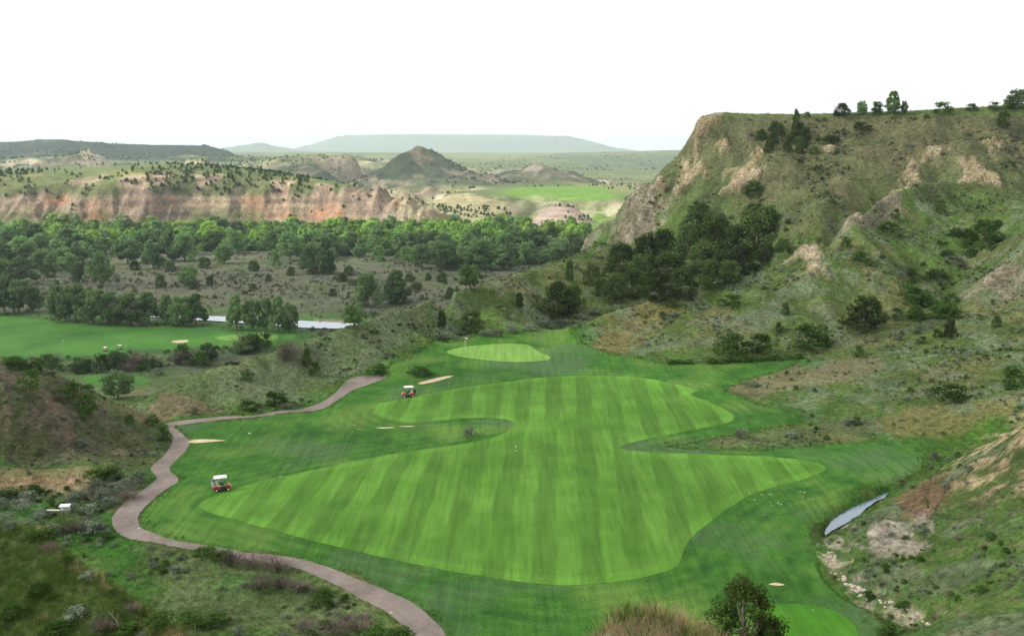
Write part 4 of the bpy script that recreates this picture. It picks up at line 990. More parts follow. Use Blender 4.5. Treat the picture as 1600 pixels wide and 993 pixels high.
# ---- named single trees and shrubs
SINGLE = [
    ('juniper', 738, 519, 38, 46, 'round dark juniper standing left behind the putting green'),
    ('juniper', 690, 511, 28, 18, 'small upright juniper just left of the round juniper behind the green'),
    ('juniper', 703, 467, 19, 17, 'lone small juniper on the river plain beyond the ridge crest'),
    ('juniper', 812, 480, 25, 14, 'narrow juniper on the slope right above the putting green'),
    ('juniper', 890, 438, 34, 16, 'thin pointed juniper rising above the ridge left of the gully wood'),
    ('juniper', 870, 491, 52, 64, 'wide dark juniper clump at the foot of the gully'),
    ('juniper', 896, 486, 48, 40, 'dark juniper at the right end of the wide juniper clump'),
    ('bush', 1141, 479, 22, 46, 'low rounded dark bush high on the middle hill'),
    ('bush', 1051, 479, 12, 26, 'small yellowish green bush near the crest of the middle hill'),
    ('juniper', 1227, 491, 19, 16, 'small pointed juniper in the middle of the hillside right of the green'),
    ('juniper', 1216, 519, 17, 14, 'tiny juniper below the small pointed one on the middle hill'),
    ('juniper', 1350, 515, 56, 66, 'large dome shaped juniper on the right of the middle hill'),
    ('bush', 1140, 552, 40, 58, 'olive green bush at the foot of the hill, left of a pair'),
    ('bush', 1185, 553, 37, 58, 'olive green bush at the foot of the hill, right of a pair'),
    ('bush', 1270, 545, 46, 74, 'big spreading olive bush at the hill foot nearest the gully'),
    ('bush', 1343, 556, 20, 26, 'small round bush at the mouth of the gully'),
    ('juniper', 1483, 528, 33, 21, 'cone shaped juniper on the terrace edge at the right'),
    ('bush', 1465, 527, 15, 20, 'small bush touching the cone shaped juniper'),
    ('bush', 1440, 537, 14, 20, 'little bush on the terrace left of the cone shaped juniper'),
    ('juniper', 1557, 511, 19, 17, 'small stout juniper below the pale rocky slope at right'),
    ('bush', 1480, 624, 30, 62, 'wide dark bush in the grass of the right terrace'),
    ('bush', 1585, 602, 36, 56, 'dark bush at the right frame edge above the terrace'),
    ('juniper', 1176, 305, 24, 34, 'single round juniper on the bluff bench below tan outcrops'),
    ('bush', 1086, 330, 18, 24, 'dark bush on the grey slope under the bluff bench'),
    ('juniper', 1272, 240, 12, 18, 'small dark juniper right of the bluff face thicket'),
    ('bush', 1298, 222, 12, 30, 'low dark bush beside a tiny pale rock on the bluff'),
    ('bush', 1346, 203, 14, 32, 'brownish low bush near the top of the bluff'),
    ('juniper', 1567, 198, 26, 20, 'dark juniper high on the right end of the bluff'),
    ('juniper', 1469, 333, 23, 20, 'dark round juniper on the knob of the spur'),
    ('bush', 1399, 342, 18, 18, 'small dark bush left of the spur knob juniper'),
    ('bush', 1388, 363, 20, 30, 'dark bush below the crest of the spur'),
    ('bush', 1322, 388, 22, 20, 'dark bush above the tan outcrop on the spur'),
    ('bush', 1224, 394, 24, 34, 'dark bush where the spur meets the gully wood'),
    ('bush', 1345, 412, 22, 40, 'broad dusky bush right of the tan outcrop on the spur'),
    ('sage', 735, 682, 20, 27, 'grey round bush alone in the rough between the fairway tiers'),
    ('bush', 112, 622, 30, 40, 'dark bush halfway down the bare left hill'),
    ('bush', 48, 610, 40, 42, 'large dark bush near the top of the bare left hill'),
    ('bush', 136, 648, 42, 40, 'dark bush on the right shoulder of the bare left hill'),
    ('bush', 202, 660, 16, 18, 'small dark bush low on the bare left hill'),
    ('bush', 238, 664, 20, 26, 'bright green bush at the path fork'),
    ('bush', 257, 686, 26, 28, 'green bush leaning over the path below the fork'),
    ('cottonwood', 185, 622, 48, 52, 'bright leafy tree in the gap between the left hill and ridge'),
    ('cottonwood', 575, 478, 56, 52, 'open crowned cottonwood left of a pair on the river plain'),
    ('cottonwood', 620, 472, 52, 50, 'open crowned cottonwood right of a pair on the river plain'),
    ('cottonwood', 554, 510, 38, 40, 'small round cottonwood on the bank where the river vanishes'),
    ('cottonwood', 735, 452, 42, 40, 'pale cottonwood at the ridge edge nearest the bluff'),
    ('twig', 449, 566, 46, 42, 'bare brownish tree on the crest of the grassy ridge'),
    ('juniper', 480, 572, 30, 18, 'dark upright juniper right of the bare brownish tree'),
    ('bush', 492, 585, 24, 22, 'dark bush right below the ridge juniper'),
    ('bush', 432, 632, 26, 46, 'dark green bush above the far bend of the cart path'),
    ('bush', 390, 640, 18, 40, 'low green bush along the far cart path'),
    ('bush', 586, 586, 17, 36, 'dark low bush at the far end of the cart path'),
    ('bush', 655, 584, 13, 46, 'dark scrub on the mound above the sand bunker'),
    ('juniper', 622, 474, 22, 30, 'dark juniper at the foot of the cottonwood pair'),
]
for kind, px, py, h, w, lb in SINGLE: plant(kind, px, py, h, w, lb)
# ---- gully wood below the bluff
_g = []
for px, py, h, w in ((972, 425, 52, 56), (1010, 415, 60, 52), (1045, 440, 56, 62), (1075, 402, 66, 54), (1100, 427, 60, 54), (1120, 384, 58, 52), (1150, 402, 58, 50), (1182, 386, 64, 62), (1196, 362, 46, 46), (1160, 427, 52, 50), (1112, 447, 48, 44),
                     (1066, 461, 48, 50), (990, 464, 52, 48), (960, 472, 54, 38), (926, 445, 38, 28), (1022, 468, 40, 44), (1130, 428, 44, 44), (1036, 392, 40, 40), (1085, 372, 46, 44), (1178, 350, 38, 40), (940, 462, 34, 30), (1000, 440, 48, 44), (1095, 345, 32, 32), (1140, 440, 40, 40), (1195, 408, 34, 36)):
    _g.append(plant('juniper', px, py, h * 0.88, w * 1.1, 'x', 'junipers of the gully wood'))
_g.sort(key=lambda o: -o.location.y)
in_order(_g[:13], 'dark juniper in the back half of the gully wood'); in_order(_g[13:], 'dark juniper in the front half of the gully wood')
_g = []
for k in range(14):
    _g.append(plant('juniper', RS.uniform(1186, 1262), RS.uniform(205, 240), RS.uniform(12, 20), RS.uniform(14, 22), 'dark juniper in the thicket high on the bluff face', 'junipers of the bluff face thicket'))
in_order(_g, 'dark juniper in the thicket high on the bluff face')
_g = []
for k in range(16):
    _g.append(plant('bush', RS.uniform(1478, 1558), RS.uniform(352, 402), RS.uniform(12, 18), RS.uniform(20, 30), 'dark green shrub in the thicket of the upper right gully', 'shrubs of the upper right gully'))
in_order(_g, 'dark green shrub in the upper right gully')
_g = []
for k in range(18):
    _g.append(plant('bush', RS.uniform(1395, 1492), RS.uniform(432, 503), RS.uniform(14, 24), RS.uniform(20, 40), 'dark green shrub in the lower right gully above the terrace', 'shrubs of the lower right gully'))
in_order(_g, 'dark green shrub in the lower right gully')
# ---- trees on the skyline of the bluff
for kind, px, py, h, w, lb in (('juniper', 1316, 181, 19, 30, 'low dark juniper leftmost of the skyline trees on the bluff'), ('cottonwood', 1346, 180, 24, 20, 'round crowned small tree on the bluff skyline next to the low juniper'),
        ('cottonwood', 1370, 180, 22, 19, 'slim tree left of the tallest skyline tree'), ('cottonwood', 1394, 179, 36, 30, 'tallest tree of the bluff skyline'), ('cottonwood', 1412, 178, 22, 13, 'thin tree touching the tallest skyline tree on its right'),
        ('bush', 1473, 177, 20, 36, 'wide bush with bare twigs alone on the bluff skyline'), ('bush', 1517, 173, 12, 22, 'small dark shrub on the right skyline, left of a pair'), ('bush', 1552, 172, 14, 28, 'small dark shrub on the right skyline, right of a pair'),
        ('juniper', 1590, 170, 30, 48, 'large dark tree cut off by the right frame edge on the skyline'), ('bush', 1261, 184, 10, 12, 'tiny shrub at the left of the bluff skyline'), ('juniper', 1243, 208, 36, 14, 'spindly tree standing above the bluff face thicket')):
    plant(kind, px, py, h, w, lb)
# ---- cottonwoods by the river
_g = []
for px, py, h, w in ((-30, 492, 60, 60), (8, 490, 58, 50), (30, 489, 56, 50), (52, 488, 44, 40), (92, 501, 58, 52), (118, 504, 62, 56), (146, 506, 58, 56), (174, 506, 58, 56), (205, 507, 56, 54), (232, 506, 52, 46), (262, 506, 48, 44), (286, 509, 54, 48), (306, 508, 52, 42)):
    _g.append(plant('cottonwood', px, py, h, w, 'leafy cottonwood in the long row between fairway and river', 'row of cottonwoods along the river'))
in_order(_g, 'cottonwood in the long row beside the river')
_g = []
for px, py, h, w in ((370, 515, 58, 40), (394, 517, 54, 38), (416, 518, 56, 36), (436, 519, 60, 40), (454, 519, 52, 32)):
    _g.append(plant('cottonwood', px, py, h, w, 'cottonwood in the small clump right of the river row, trunks before water', 'small clump of riverside cottonwoods'))
in_order(_g, 'cottonwood in the small clump with trunks before the river water')
_g = []
for px, py, h, w in ((125, 440, 42, 30), (157, 446, 56, 44), (295, 446, 34, 38), (430, 418, 30, 20), (481, 426, 42, 40), (30, 445, 44, 60), (5, 440, 40, 50), (68, 420, 36, 40), (510, 428, 40, 36), (108, 425, 34, 34), (240, 420, 40, 44), (350, 412, 36, 32)):
    _g.append(plant('cottonwood', px, py, h, w, 'scattered cottonwood standing on the open dry plain beyond the river', 'scattered cottonwoods on the plain'))
in_order(_g, 'scattered cottonwood on the dry plain beyond the river')
_g = []
for px, py, h, w in ((76, 433, 22, 26), (251, 449, 23, 20), (302, 451, 15, 18), (329, 446, 17, 15), (319, 418, 18, 26), (397, 423, 17, 22), (267, 424, 16, 20), (211, 422, 15, 18), (512, 428, 22, 30), (490, 428, 18, 26), (520, 462, 12, 16), (535, 440, 14, 18), (669, 438, 13, 12), (690, 441, 16, 18), (640, 440, 14, 20), (455, 430, 14, 16), (420, 440, 12, 14), (650, 452, 12, 22), (545, 430, 16, 20), (120, 440, 14, 18), (395, 452, 10, 14), (560, 446, 12, 16)):
    _g.append(plant('juniper', px, py, h, w, 'x', 'junipers dotting the river plain'))
_g.sort(key=lambda o: -o.location.y)
in_order(_g[:11], 'dark juniper on the far half of the dry plain'); in_order(_g[11:], 'dark juniper on the near half of the dry plain')
# far belt of trees at the foot of the cliff, some in a break of sun
nb = 0; BELT = {}
while nb < 255:
    px = RS.uniform(-60, 925); py = 361 + 62 * RS.uniform() ** 1.2
    lim = np.interp(px, [-60, 60, 140, 300, 420, 520, 600, 700, 760, 850, 925], [434, 428, 416, 408, 404, 416, 412, 428, 444, 426, 394])
    if py > lim: continue
    if py > 398 and RS.uniform() < 0.35 and px < 560: continue
    x, y, z = hit(px, py)
    if y < 400: continue
    lime = (y > 770 and RS.uniform() < 0.8)
    hgt = RS.uniform(10, 22) * (0.85 if lime else 1) * (0.8 if y < 620 else 1)
    sec = 'left frame edge' if px < 150 else ('below the grey cliff' if px < 270 else ('below the red cliff' if px < 560 else ('below the striped dome' if px < 720 else 'nearest the bluff')))
    row = 'front' if py > 398 else ('middle' if py > 378 else 'back')
    if lime: o = plant_at('lime', x, y, z, hgt, hgt * RS.uniform(0.95, 1.3), 'x', 'bright cottonwoods at the cliff foot')
    else: o = plant_at('cottonwood', x, y, z, hgt, hgt * RS.uniform(0.95, 1.3), 'x', 'dark tree belt before the cliff')
    BELT.setdefault(('lime green sunlit' if lime else 'dark leafy') + ' cottonwood, %s row, %s' % (row, sec), []).append(o)
    nb += 1
for lb, rs in BELT.items(): in_order(rs, lb)
# bushes of the low valley between the hills
THICK = {}
for k in range(34):
    px = RS.uniform(20, 425); py = np.interp(px, [20, 140, 230, 330, 425], [578, 584, 580, 566, 548]) + RS.uniform(-10, 3)
    if 100 < px < 245 and py > 582: py = 580
    kd = ['bush', 'bush', 'cottonwood', 'twig'][RS.randint(4)]
    THICK.setdefault({'bush': 'leafy shrub', 'cottonwood': 'young cottonwood', 'twig': 'bare purplish shrub'}[kd] + ' in the thicket of the low valley', []).append(plant(kd, px, py, RS.uniform(16, 34), RS.uniform(24, 40), 'x', 'thicket of the low valley'))
for lb, rs in THICK.items(): in_order(rs, lb)

# ---- sagebrush band left of the path, shrubs of the hollow, low hedge at the hill foot
_g = []
for px, py, h, w in ((8, 820, 24, 40), (30, 800, 26, 46), (58, 812, 24, 40), (0, 795, 24, 40), (78, 806, 12, 30), (142, 802, 20, 36), (158, 782, 26, 42), (180, 772, 24, 44), (205, 762, 22, 40), (222, 752, 22, 36), (150, 765, 22, 36), (172, 792, 22, 34), (120, 782, 20, 34), (45, 784, 22, 36), (85, 834, 20, 36), (138, 832, 24, 42)):
    _g.append(plant('sage', px, py, h, w, 'x', 'sagebrush band left of the cart path'))
in_order(_g, 'big grey sagebrush in the band left of the cart path')
_g = []
for px, py, h, w in ((12, 778, 18, 50), (50, 772, 16, 44), (150, 752, 24, 44), (175, 745, 20, 40), (100, 826, 16, 46), (70, 842, 20, 50), (165, 842, 14, 30), (322, 866, 16, 44), (348, 872, 16, 40), (505, 935, 22, 40), (200, 990, 22, 46), (250, 975, 26, 60), (300, 980, 30, 66), (340, 975, 24, 50), (590, 1005, 34, 60), (625, 1012, 40, 60)):
    _g.append(plant('bush', px, py, h, w, 'x', 'green shrubs of the hollow left of the path'))
in_order(_g, 'leafy green shrub in the hollow left of the path')
_g = []
for px, py, h, w in ((362, 884, 26, 46), (395, 886, 26, 50), (432, 894, 28, 54), (405, 922, 30, 50), (440, 920, 28, 46), (470, 925, 24, 44), (120, 832, 26, 48), (150, 775, 20, 40), (560, 985, 26, 50), (520, 990, 28, 60), (475, 985, 24, 44), (200, 780, 18, 40)):
    _g.append(plant('twig', px, py, h, w, 'x', 'bare shrubs of the hollow left of the path'))
in_order(_g, 'bare purplish shrub in the hollow left of the path')
_g = []
for k in range(9): _g.append(plant('bush', 1112 + k * 17, 567 - k * 0.9, 9, 24, 'x', 'low hedge of shrubs at the hill foot'))
for k in range(3): _g.append(plant('bush', 1050 + k * 13, 568, 8, 20, 'x', 'low hedge of shrubs at the hill foot'))
in_order(_g, 'low dark shrub hedging the rough at the hill foot')
for px, py, h, w, lb in ((375, 998, 26, 34, 'pale silvery sagebrush at the bottom edge, left of the path'), (222, 1004, 22, 24, 'pale silvery sage sprig at the bottom edge on the knoll'), (1160, 684, 18, 30, 'grey sagebrush at the tip of the dry tongue right of the fairway'),
                         (1325, 664, 12, 24, 'small grey sagebrush on the dry tongue, right one'), (1240, 684, 11, 26, 'small grey sagebrush on the dry tongue, middle one')):
    plant('sage', px, py, h, w, lb)
_g = []
for px, py, h, w in ((690, 528, 8, 30), (720, 524, 8, 30), (775, 526, 14, 26), (760, 524, 12, 28), (800, 520, 12, 28), (825, 516, 12, 28), (850, 511, 12, 28), (880, 508, 12, 28), (905, 500, 12, 30), (930, 492, 10, 28)):
    _g.append(plant('sage', px, py, h, w, 'x', 'grey sagebrush line behind the putting green'))
in_order(_g, 'grey sagebrush in the line behind the putting green')

# ---- foreground juniper
_rng = np.random.RandomState(301)
_c = np.concatenate([in_crown(_rng, 95, 0.40, 0.12, 0.93, lambda t: (1 - t) ** 0.42 * min(1, 0.6 + 2 * t)), np.array([-0.34, 0.05, 0]) + in_crown(_rng, 40, 0.22, 0.08, 0.52, lambda t: (1 - t) ** 0.5), np.array([0.26, -0.05, 0]) + in_crown(_rng, 30, 0.2, 0.1, 0.6, lambda t: (1 - t) ** 0.5)])
_r = _rng.uniform(0.035, 0.085, len(_c))
_q, _t = leaves(_rng, np.column_stack([_c, _r, _r * 1.2]), 95, 0.0125, 0.7)
_segs = [((0, 0, -0.06), (0.02, 0, 0.45), 0.03, 0.02), ((0.02, 0, 0.45), (0, 0.02, 0.85), 0.02, 0.006)] + [((0.01, 0, 0.1 + 0.018 * k), tuple(_c[_rng.randint(len(_c))]), 0.011, 0.003) for k in range(26)]
M_JUN2 = leaf_mat('near_juniper_leaf', (0.034, 0.070, 0.016), (0.115, 0.165, 0.042), 0.3)
PROTO['near'] = [(tubes('trunk', _segs, M_BARK, 5), leaf_mesh('crown', _q, _t, M_JUN2))]; KNAME['near'] = ('juniper_tree', 'tree')
x, y = 10.2, 39.5
jz = float(ground(x, y))
jtop = CAMZ + float(ray(1180, 900)[1]) * y
plant_at('near', x, y, jz - 0.1, (jtop - jz + 0.1) / 0.98, 5.2, 'dark green juniper in the foreground at the bottom edge, right of the hummock', rz=0.3)
# shrubs and sage breaking the outline of the dark knoll
_g = []
for px, py, h, w in ((14, 826, 16, 30), (48, 838, 14, 26), (78, 860, 16, 28), (104, 880, 14, 26), (138, 905, 16, 30), (176, 930, 14, 26), (205, 955, 18, 30), (60, 930, 22, 44), (120, 965, 24, 46), (20, 965, 26, 50), (160, 985, 26, 50), (90, 990, 26, 50)):
    _g.append(plant(('sage', 'bush', 'twig', 'bush')[len(_g) % 4], px, py, h, w, 'x', 'shrubs of the dark knoll'))
in_order(_g, 'low shrub on the dark grassy knoll at bottom left')
# ------------------------------------------------------------------ wild cover: sagebrush, shrubs and grass by the thousand
def scatter(name, pts, scl, meshes, idx, label, cat):
    src = bpy.data.collections.new(name + '_source')          # never linked to the scene: only instanced
    for k, me in enumerate(meshes):
        src.objects.link(bpy.data.objects.new('%s_form_%02d' % (name, k), me))
    n = len(pts)
    me = bpy.data.meshes.new(name); me.vertices.add(n); me.vertices.foreach_set('co', np.asarray(pts, np.float32).ravel())
    a = me.attributes.new('scl', 'FLOAT_VECTOR', 'POINT'); a.data.foreach_set('vector', np.asarray(scl, np.float32).ravel())
    rot = np.zeros((n, 3), np.float32); rot[:, 2] = RS.uniform(0, 6.28, n); rot[:, :2] = RS.normal(0, 0.08, (n, 2))
    a = me.attributes.new('rot', 'FLOAT_VECTOR', 'POINT'); a.data.foreach_set('vector', rot.ravel())
    a = me.attributes.new('pick', 'INT', 'POINT'); a.data.foreach_set('value', np.asarray(idx, np.int32))
    o = bpy.data.objects.new(name, me); COL.objects.link(o)
    ng = bpy.data.node_groups.new(name, 'GeometryNodeTree')
    ng.interface.new_socket('Geometry', in_out='INPUT', socket_type='NodeSocketGeometry'); ng.interface.new_socket('Geometry', in_out='OUTPUT', socket_type='NodeSocketGeometry')
    gi = ng.nodes.new('NodeGroupInput'); go = ng.nodes.new('NodeGroupOutput')
    ip = ng.nodes.new('GeometryNodeInstanceOnPoints'); ci = ng.nodes.new('GeometryNodeCollectionInfo')
    ci.inputs['Collection'].default_value = src; ci.inputs['Separate Children'].default_value = True; ci.inputs['Reset Children'].default_value = True
    def na(nm, t):
        q = ng.nodes.new('GeometryNodeInputNamedAttribute'); q.data_type = t; q.inputs[0].default_value = nm
        return q.outputs[0]
    ng.links.new(gi.outputs[0], ip.inputs['Points']); ng.links.new(ci.outputs[0], ip.inputs['Instance'])
    ip.inputs['Pick Instance'].default_value = True
    ng.links.new(na('pick', 'INT'), ip.inputs['Instance Index']); ng.links.new(na('rot', 'FLOAT_VECTOR'), ip.inputs['Rotation']); ng.links.new(na('scl', 'FLOAT_VECTOR'), ip.inputs['Scale'])
    ng.links.new(ip.outputs[0], go.inputs[0])
    md = o.modifiers.new('scatter', 'NODES'); md.node_group = ng
    tag(o, label, cat, kind='stuff')
    return o

def samp(F, x, y):
    f = np.clip((x / y - U0) / (U1 - U0) * (NU - 1), 0, NU - 1).round().astype(int); g = np.clip(np.interp(np.log(y), GV, np.arange(NV)), 0, NV - 1).round().astype(int)
    return F[g, f]
def seen(x, y, z, tol=1.2):
    """keep what the camera's side of the land shows: inside the frame's fan, not far down behind a crest"""
    px = 800 + FPX * (x / y) * 0.985
    return (np.abs(x / y) < 0.66)
horizon = np.maximum.accumulate((Z - CAMZ) / YY, axis=0)              # how high the land in front reaches, along every sight line
HID = (CAMZ + horizon * YY) - Z                                        # metres a point lies below the sight line over what is in front
def field(n, y0, y1, power=2.0):
    y = (y0 ** power + (y1 ** power - y0 ** power) * RS.uniform(size=n)) ** (1 / power)
    u = RS.uniform(-0.64, 0.64, n); x = u * y
    z = ground(x, y)
    k = samp(HID, x, y) < 1.5
    return x[k], y[k], z[k]
wild = np.minimum.reduce([S_ROUGH, S_PATH - 0.3, S_TEE, S_POND, S_LFAIR, S_STRIP, S_RIVER] + S_BUNK)
rockm = np.maximum.reduce([rk, gy * 0.7, stone, smooth(0.6, -0.3, S_CHAN), smooth(0.6, -0.6, S_CUT)])
TN = fbm(XX, YY, 16, 3, 81); TM = fbm(XX, YY, 7, 3, 82)

# sagebrush, green shrubs, bare shrubs
x, y, z = field(60000, 55, 345, 1.6)
w_ = samp(wild, x, y); r_ = samp(rockm, x, y); t_ = samp(TN, x, y); m_ = samp(TM, x, y); hol = samp(S_HOL, x, y) < 0; kn_ = samp(S_KNOLL, x, y) < 1
keep = (w_ > 0.5) & (RS.uniform(size=len(x)) < 0.06 + 0.94 * smooth(0.50, 0.62, m_) ** 1.3 + 0.35 * samp(lh, x, y)) & (RS.uniform(size=len(x)) > r_ * 0.85) & ~kn_ & (z > -12) & (z < 50.5) & ~((y < 70) & (np.abs(x / y - 0.18) < 0.25))
x, y, z, t_, hol, m_ = x[keep], y[keep], z[keep], t_[keep], hol[keep], m_[keep]
s = np.exp(RS.normal(-0.95, 0.48, len(x))) * np.where(hol, 1.35, 1.0) * (0.75 + y / 500)
kindv = np.where(RS.uniform(size=len(x)) < 0.3 + smooth(0.42, 0.58, t_) * 0.55, 0, np.where(RS.uniform(size=len(x)) < 0.72, 1, 2))       # sage / green / bare
kindv = np.where((y > 260) & (kindv == 0) & (RS.uniform(size=len(x)) < 0.5), 2, kindv)
print('shrubs', len(x))
FORMS = SAGES[:3] + BUSHES[:3] + TWIGS
pick = kindv * 3 + RS.randint(0, 3, len(x))
# the ones that show largest are things of their own
rank = np.argsort(-(s / y)); big = rank[:200]
LAB = ['grey green sagebrush', 'low green shrub', 'bare purplish brown shrub']
RANKS = {}
for i in big:
    kd = int(kindv[i]); kn2 = ('sage', 'bush', 'twig')[kd]
    where = 'in the grassy hollow' if hol[i] else ('on the slope right of the stream' if x[i] > 25 and y[i] < 122 else ('on the right terrace' if x[i] > 20 and y[i] < 185 else ('on the hillside below the bluff' if x[i] > 8 and y[i] >= 185 else 'along the left hill and ridge')))
    o = plant_at(kn2, x[i], y[i], z[i] - 0.05, s[i] * 0.85, s[i] * 1.3, 'x', LAB[kd] + ' ' + where, var=int(pick[i] % 3))
    RANKS.setdefault(LAB[kd] + ' ' + where, []).append(o)
for lb, rs in RANKS.items(): in_depth(rs, lb)
rest_i = rank[200:]
sv = s[rest_i]
scatter('scrub', np.stack([x, y, z - 0.04], 1)[rest_i], np.stack([sv * 1.25, sv * 1.25, sv * 0.8], 1), FORMS, pick[rest_i], 'knee high scrub of sage and small shrubs covering the wild slopes', 'scrub')

# grass: fine tufts on the near knoll and hummock, coarser ones farther out
x, y, z = field(52000, 21, 62, 1.7)
kn_ = samp(S_KNOLL, x, y); hm = samp(S_HUM, x, y); w_ = samp(wild, x, y)
keep = (w_ > 0.3) & ((hm > 1.0) | (RS.uniform(size=len(x)) < 0.75))
x, y, z, hm, kn_ = x[keep], y[keep], z[keep], hm[keep], kn_[keep]
dry = RS.uniform(size=len(x)) < np.where(hm < 1.5, 0.72, np.where(kn_ > -1.0, 0.3, 0.04))
s = RS.uniform(0.16, 0.46, len(x)) * np.where(hm < 1.0, 1.7, 1.0) * (0.75 + 0.6 * samp(TM, x, y))
scatter('wild_grass', np.stack([x, y, z - 0.02], 1), np.stack([s * 1.1, s * 1.1, s], 1), TUFTS + DTUFTS, np.where(dry, 3, 0) + RS.randint(0, 3, len(x)), 'tufts of wild grass on the dark knoll and hummock in the foreground', 'grass')
x, y, z = field(150000, 62, 345, 1.35)
w_ = samp(wild, x, y); r_ = samp(rockm, x, y); t_ = samp(TN, x, y); hol = samp(S_HOL, x, y) < 0; lhx = samp(lh, x, y)
dryz = np.maximum(smooth(2, -1, samp(S_DRYT, x, y)), smooth(2, -1, samp(S_DRY2, x, y)))
keep = (w_ > 0.25) & (RS.uniform(size=len(x)) > r_ * 0.95) & (z > -8) & (RS.uniform(size=len(x)) > lhx * 0.35)
x, y, z, t_, hol, dryz = x[keep], y[keep], z[keep], t_[keep], hol[keep], dryz[keep]
dry = RS.uniform(size=len(x)) < np.where(hol, 0.06, 0.08 + 0.25 * smooth(0.52, 0.64, t_)) + dryz
s = RS.uniform(0.16, 0.40, len(x)) * (0.7 + y / 260)
scatter('hillside_grass', np.stack([x, y, z - 0.02], 1), np.stack([s * 1.3, s * 1.3, s * 0.85], 1), TUFTS + DTUFTS, np.where(dry, 3, 0) + RS.randint(0, 3, len(x)), 'tufts of wild grass over the hollow, terrace and lower slopes', 'grass')
# brush on the river plain
x, y, z = field(26000, 330, 900, 1.3)
w_ = samp(wild, x, y); m_ = samp(fbm(XX, YY, 35, 3, 83), x, y)
keep = (w_ > 3) & (z < -30) & (RS.uniform(size=len(x)) < smooth(0.40, 0.62, m_) + 0.12)
x, y, z = x[keep], y[keep], z[keep]
s = np.exp(RS.normal(0.05, 0.4, len(x))); pk = np.where(RS.uniform(size=len(x)) < 0.55, 0, np.where(RS.uniform(size=len(x)) < 0.6, 3, 6)) + RS.randint(0, 3, len(x))
scatter('plain_brush', np.stack([x, y, z], 1), np.stack([s * 1.6, s * 1.6, s], 1), FORMS, pk, 'low grey and green brush dotted over the river plain', 'brush')
# the woodland behind and between the single trees of the belt
px_ = RS.uniform(-60, 925, 1500); py_ = 359 + 56 * RS.uniform(size=1500) ** 1.3
lim_ = np.interp(px_, [-60, 60, 140, 300, 420, 520, 600, 700, 760, 850, 925], [424, 418, 404, 394, 392, 404, 402, 418, 432, 414, 386])
px_, py_ = px_[py_ < lim_], py_[py_ < lim_]
q_ = np.array([hit(a_, b_) for a_, b_ in zip(px_, py_)]); q_ = q_[(q_[:, 1] > 420) & (q_[:, 2] < -30)]
s = RS.uniform(6, 13, len(q_)); lm = (q_[:, 1] > 770) & (RS.uniform(size=len(q_)) < 0.75)
scatter('woodland', q_ - np.array([0, 0, 1.0]), np.stack([s * 1.15, s * 1.15, s], 1), [C_[1] for C_ in COTTON[:3]] + [C_[1] for C_ in LIMES], np.where(lm, 3, 0) + RS.randint(0, 3, len(q_)), 'low dense woodland filling the tree belt before the cliff', 'woodland')
# far junipers on the cliff top and badlands
y = np.exp(RS.uniform(math.log(940), math.log(4600), 60000)); x = RS.uniform(-0.6, 0.5, 60000) * y; z = ground(x, y)
m_ = samp(fbm(XX, YY, 110, 4, 84), x, y); sl = samp(slope2, x, y); md = np.minimum(samp(S_MEAD, x, y), samp(S_MEAD2, x, y))
edge = smooth(-9, -2, z) * smooth(1090, 1020, y) * smooth(0.40, 0.55, samp(fbm(XX, YY, 45, 3, 88), x, y)) * (x / y < -0.1)                 # the wooded cliff edge
keep = (samp(HID, x, y) < 3) & (RS.uniform(size=len(x)) < smooth(0.51, 0.59, m_) * (0.15 + 0.7 * smooth(0.03, 0.25, sl)) * np.where(y < 1030, 0.12, 1.0) + edge * 0.8) & (md > -8) & (z > -36.5)
x, y, z = x[keep], y[keep], z[keep]
s = RS.uniform(1.6, 4.2, len(x)) * (0.8 + y / 6000)
scatter('far_junipers', np.stack([x, y, z - 0.2], 1), np.stack([s * 1.1, s * 1.1, s], 1), [J[1] for J in JUNS], RS.randint(0, 5, len(x)), 'far off junipers dotting the cliff top and badlands hills', 'junipers')
print('far', len(x))
# taller grass creeping over the edges of the mown ground and the path
x, y, z = field(260000, 70, 215, 1.3)
e_ = np.minimum.reduce([np.abs(samp(S_ROUGH, x, y)), np.abs(samp(S_PATH, x, y)) + 0.15, np.abs(samp(S_POND, x, y) - 0.35) + 0.2])
keep = (e_ < 0.75) & (samp(S_PATH, x, y) > 0.05) & (samp(S_POND, x, y) > 0.1)
x, y, z = x[keep], y[keep], z[keep]
s = RS.uniform(0.12, 0.30, len(x)) * (0.7 + y / 260)
scatter('edge_grass', np.stack([x, y, z + 0.02], 1), np.stack([s * 1.2, s * 1.2, s * 0.9], 1), TUFTS + DTUFTS, np.where(RS.uniform(size=len(x)) < 0.10, 3, 0) + RS.randint(0, 3, len(x)), 'longer grass fringing the rough and the cart path', 'grass')
# ------------------------------------------------------------------ golf carts, bags, people, flags and other small things
def solid(name, color, rough=0.5, metal=0.0, spec=0.4):
    m, nt, b = mat(name)
    g = noise(nt, 6.0, 4, 0.6); nt.links.new(scalec(nt, color, remap(nt, g, 0.3, 0.7, 0.88, 1.1)), b.inputs['Base Color'])
    b.inputs['Roughness'].default_value = rough; b.inputs['Metallic'].default_value = metal; b.inputs['Specular IOR Level'].default_value = spec
    return m
M_WHITE = solid('white_plastic', (0.78, 0.79, 0.77)); M_RED = solid('red_paint', (0.36, 0.055, 0.03), 0.3); M_BLACK = solid('black_rubber', (0.018, 0.018, 0.02), 0.8)
M_DARK = solid('dark_vinyl', (0.03, 0.032, 0.045), 0.5); M_STEEL = solid('steel', (0.3, 0.3, 0.31), 0.35, 0.8); M_CREAM = solid('cream_vinyl', (0.62, 0.58, 0.48), 0.6)
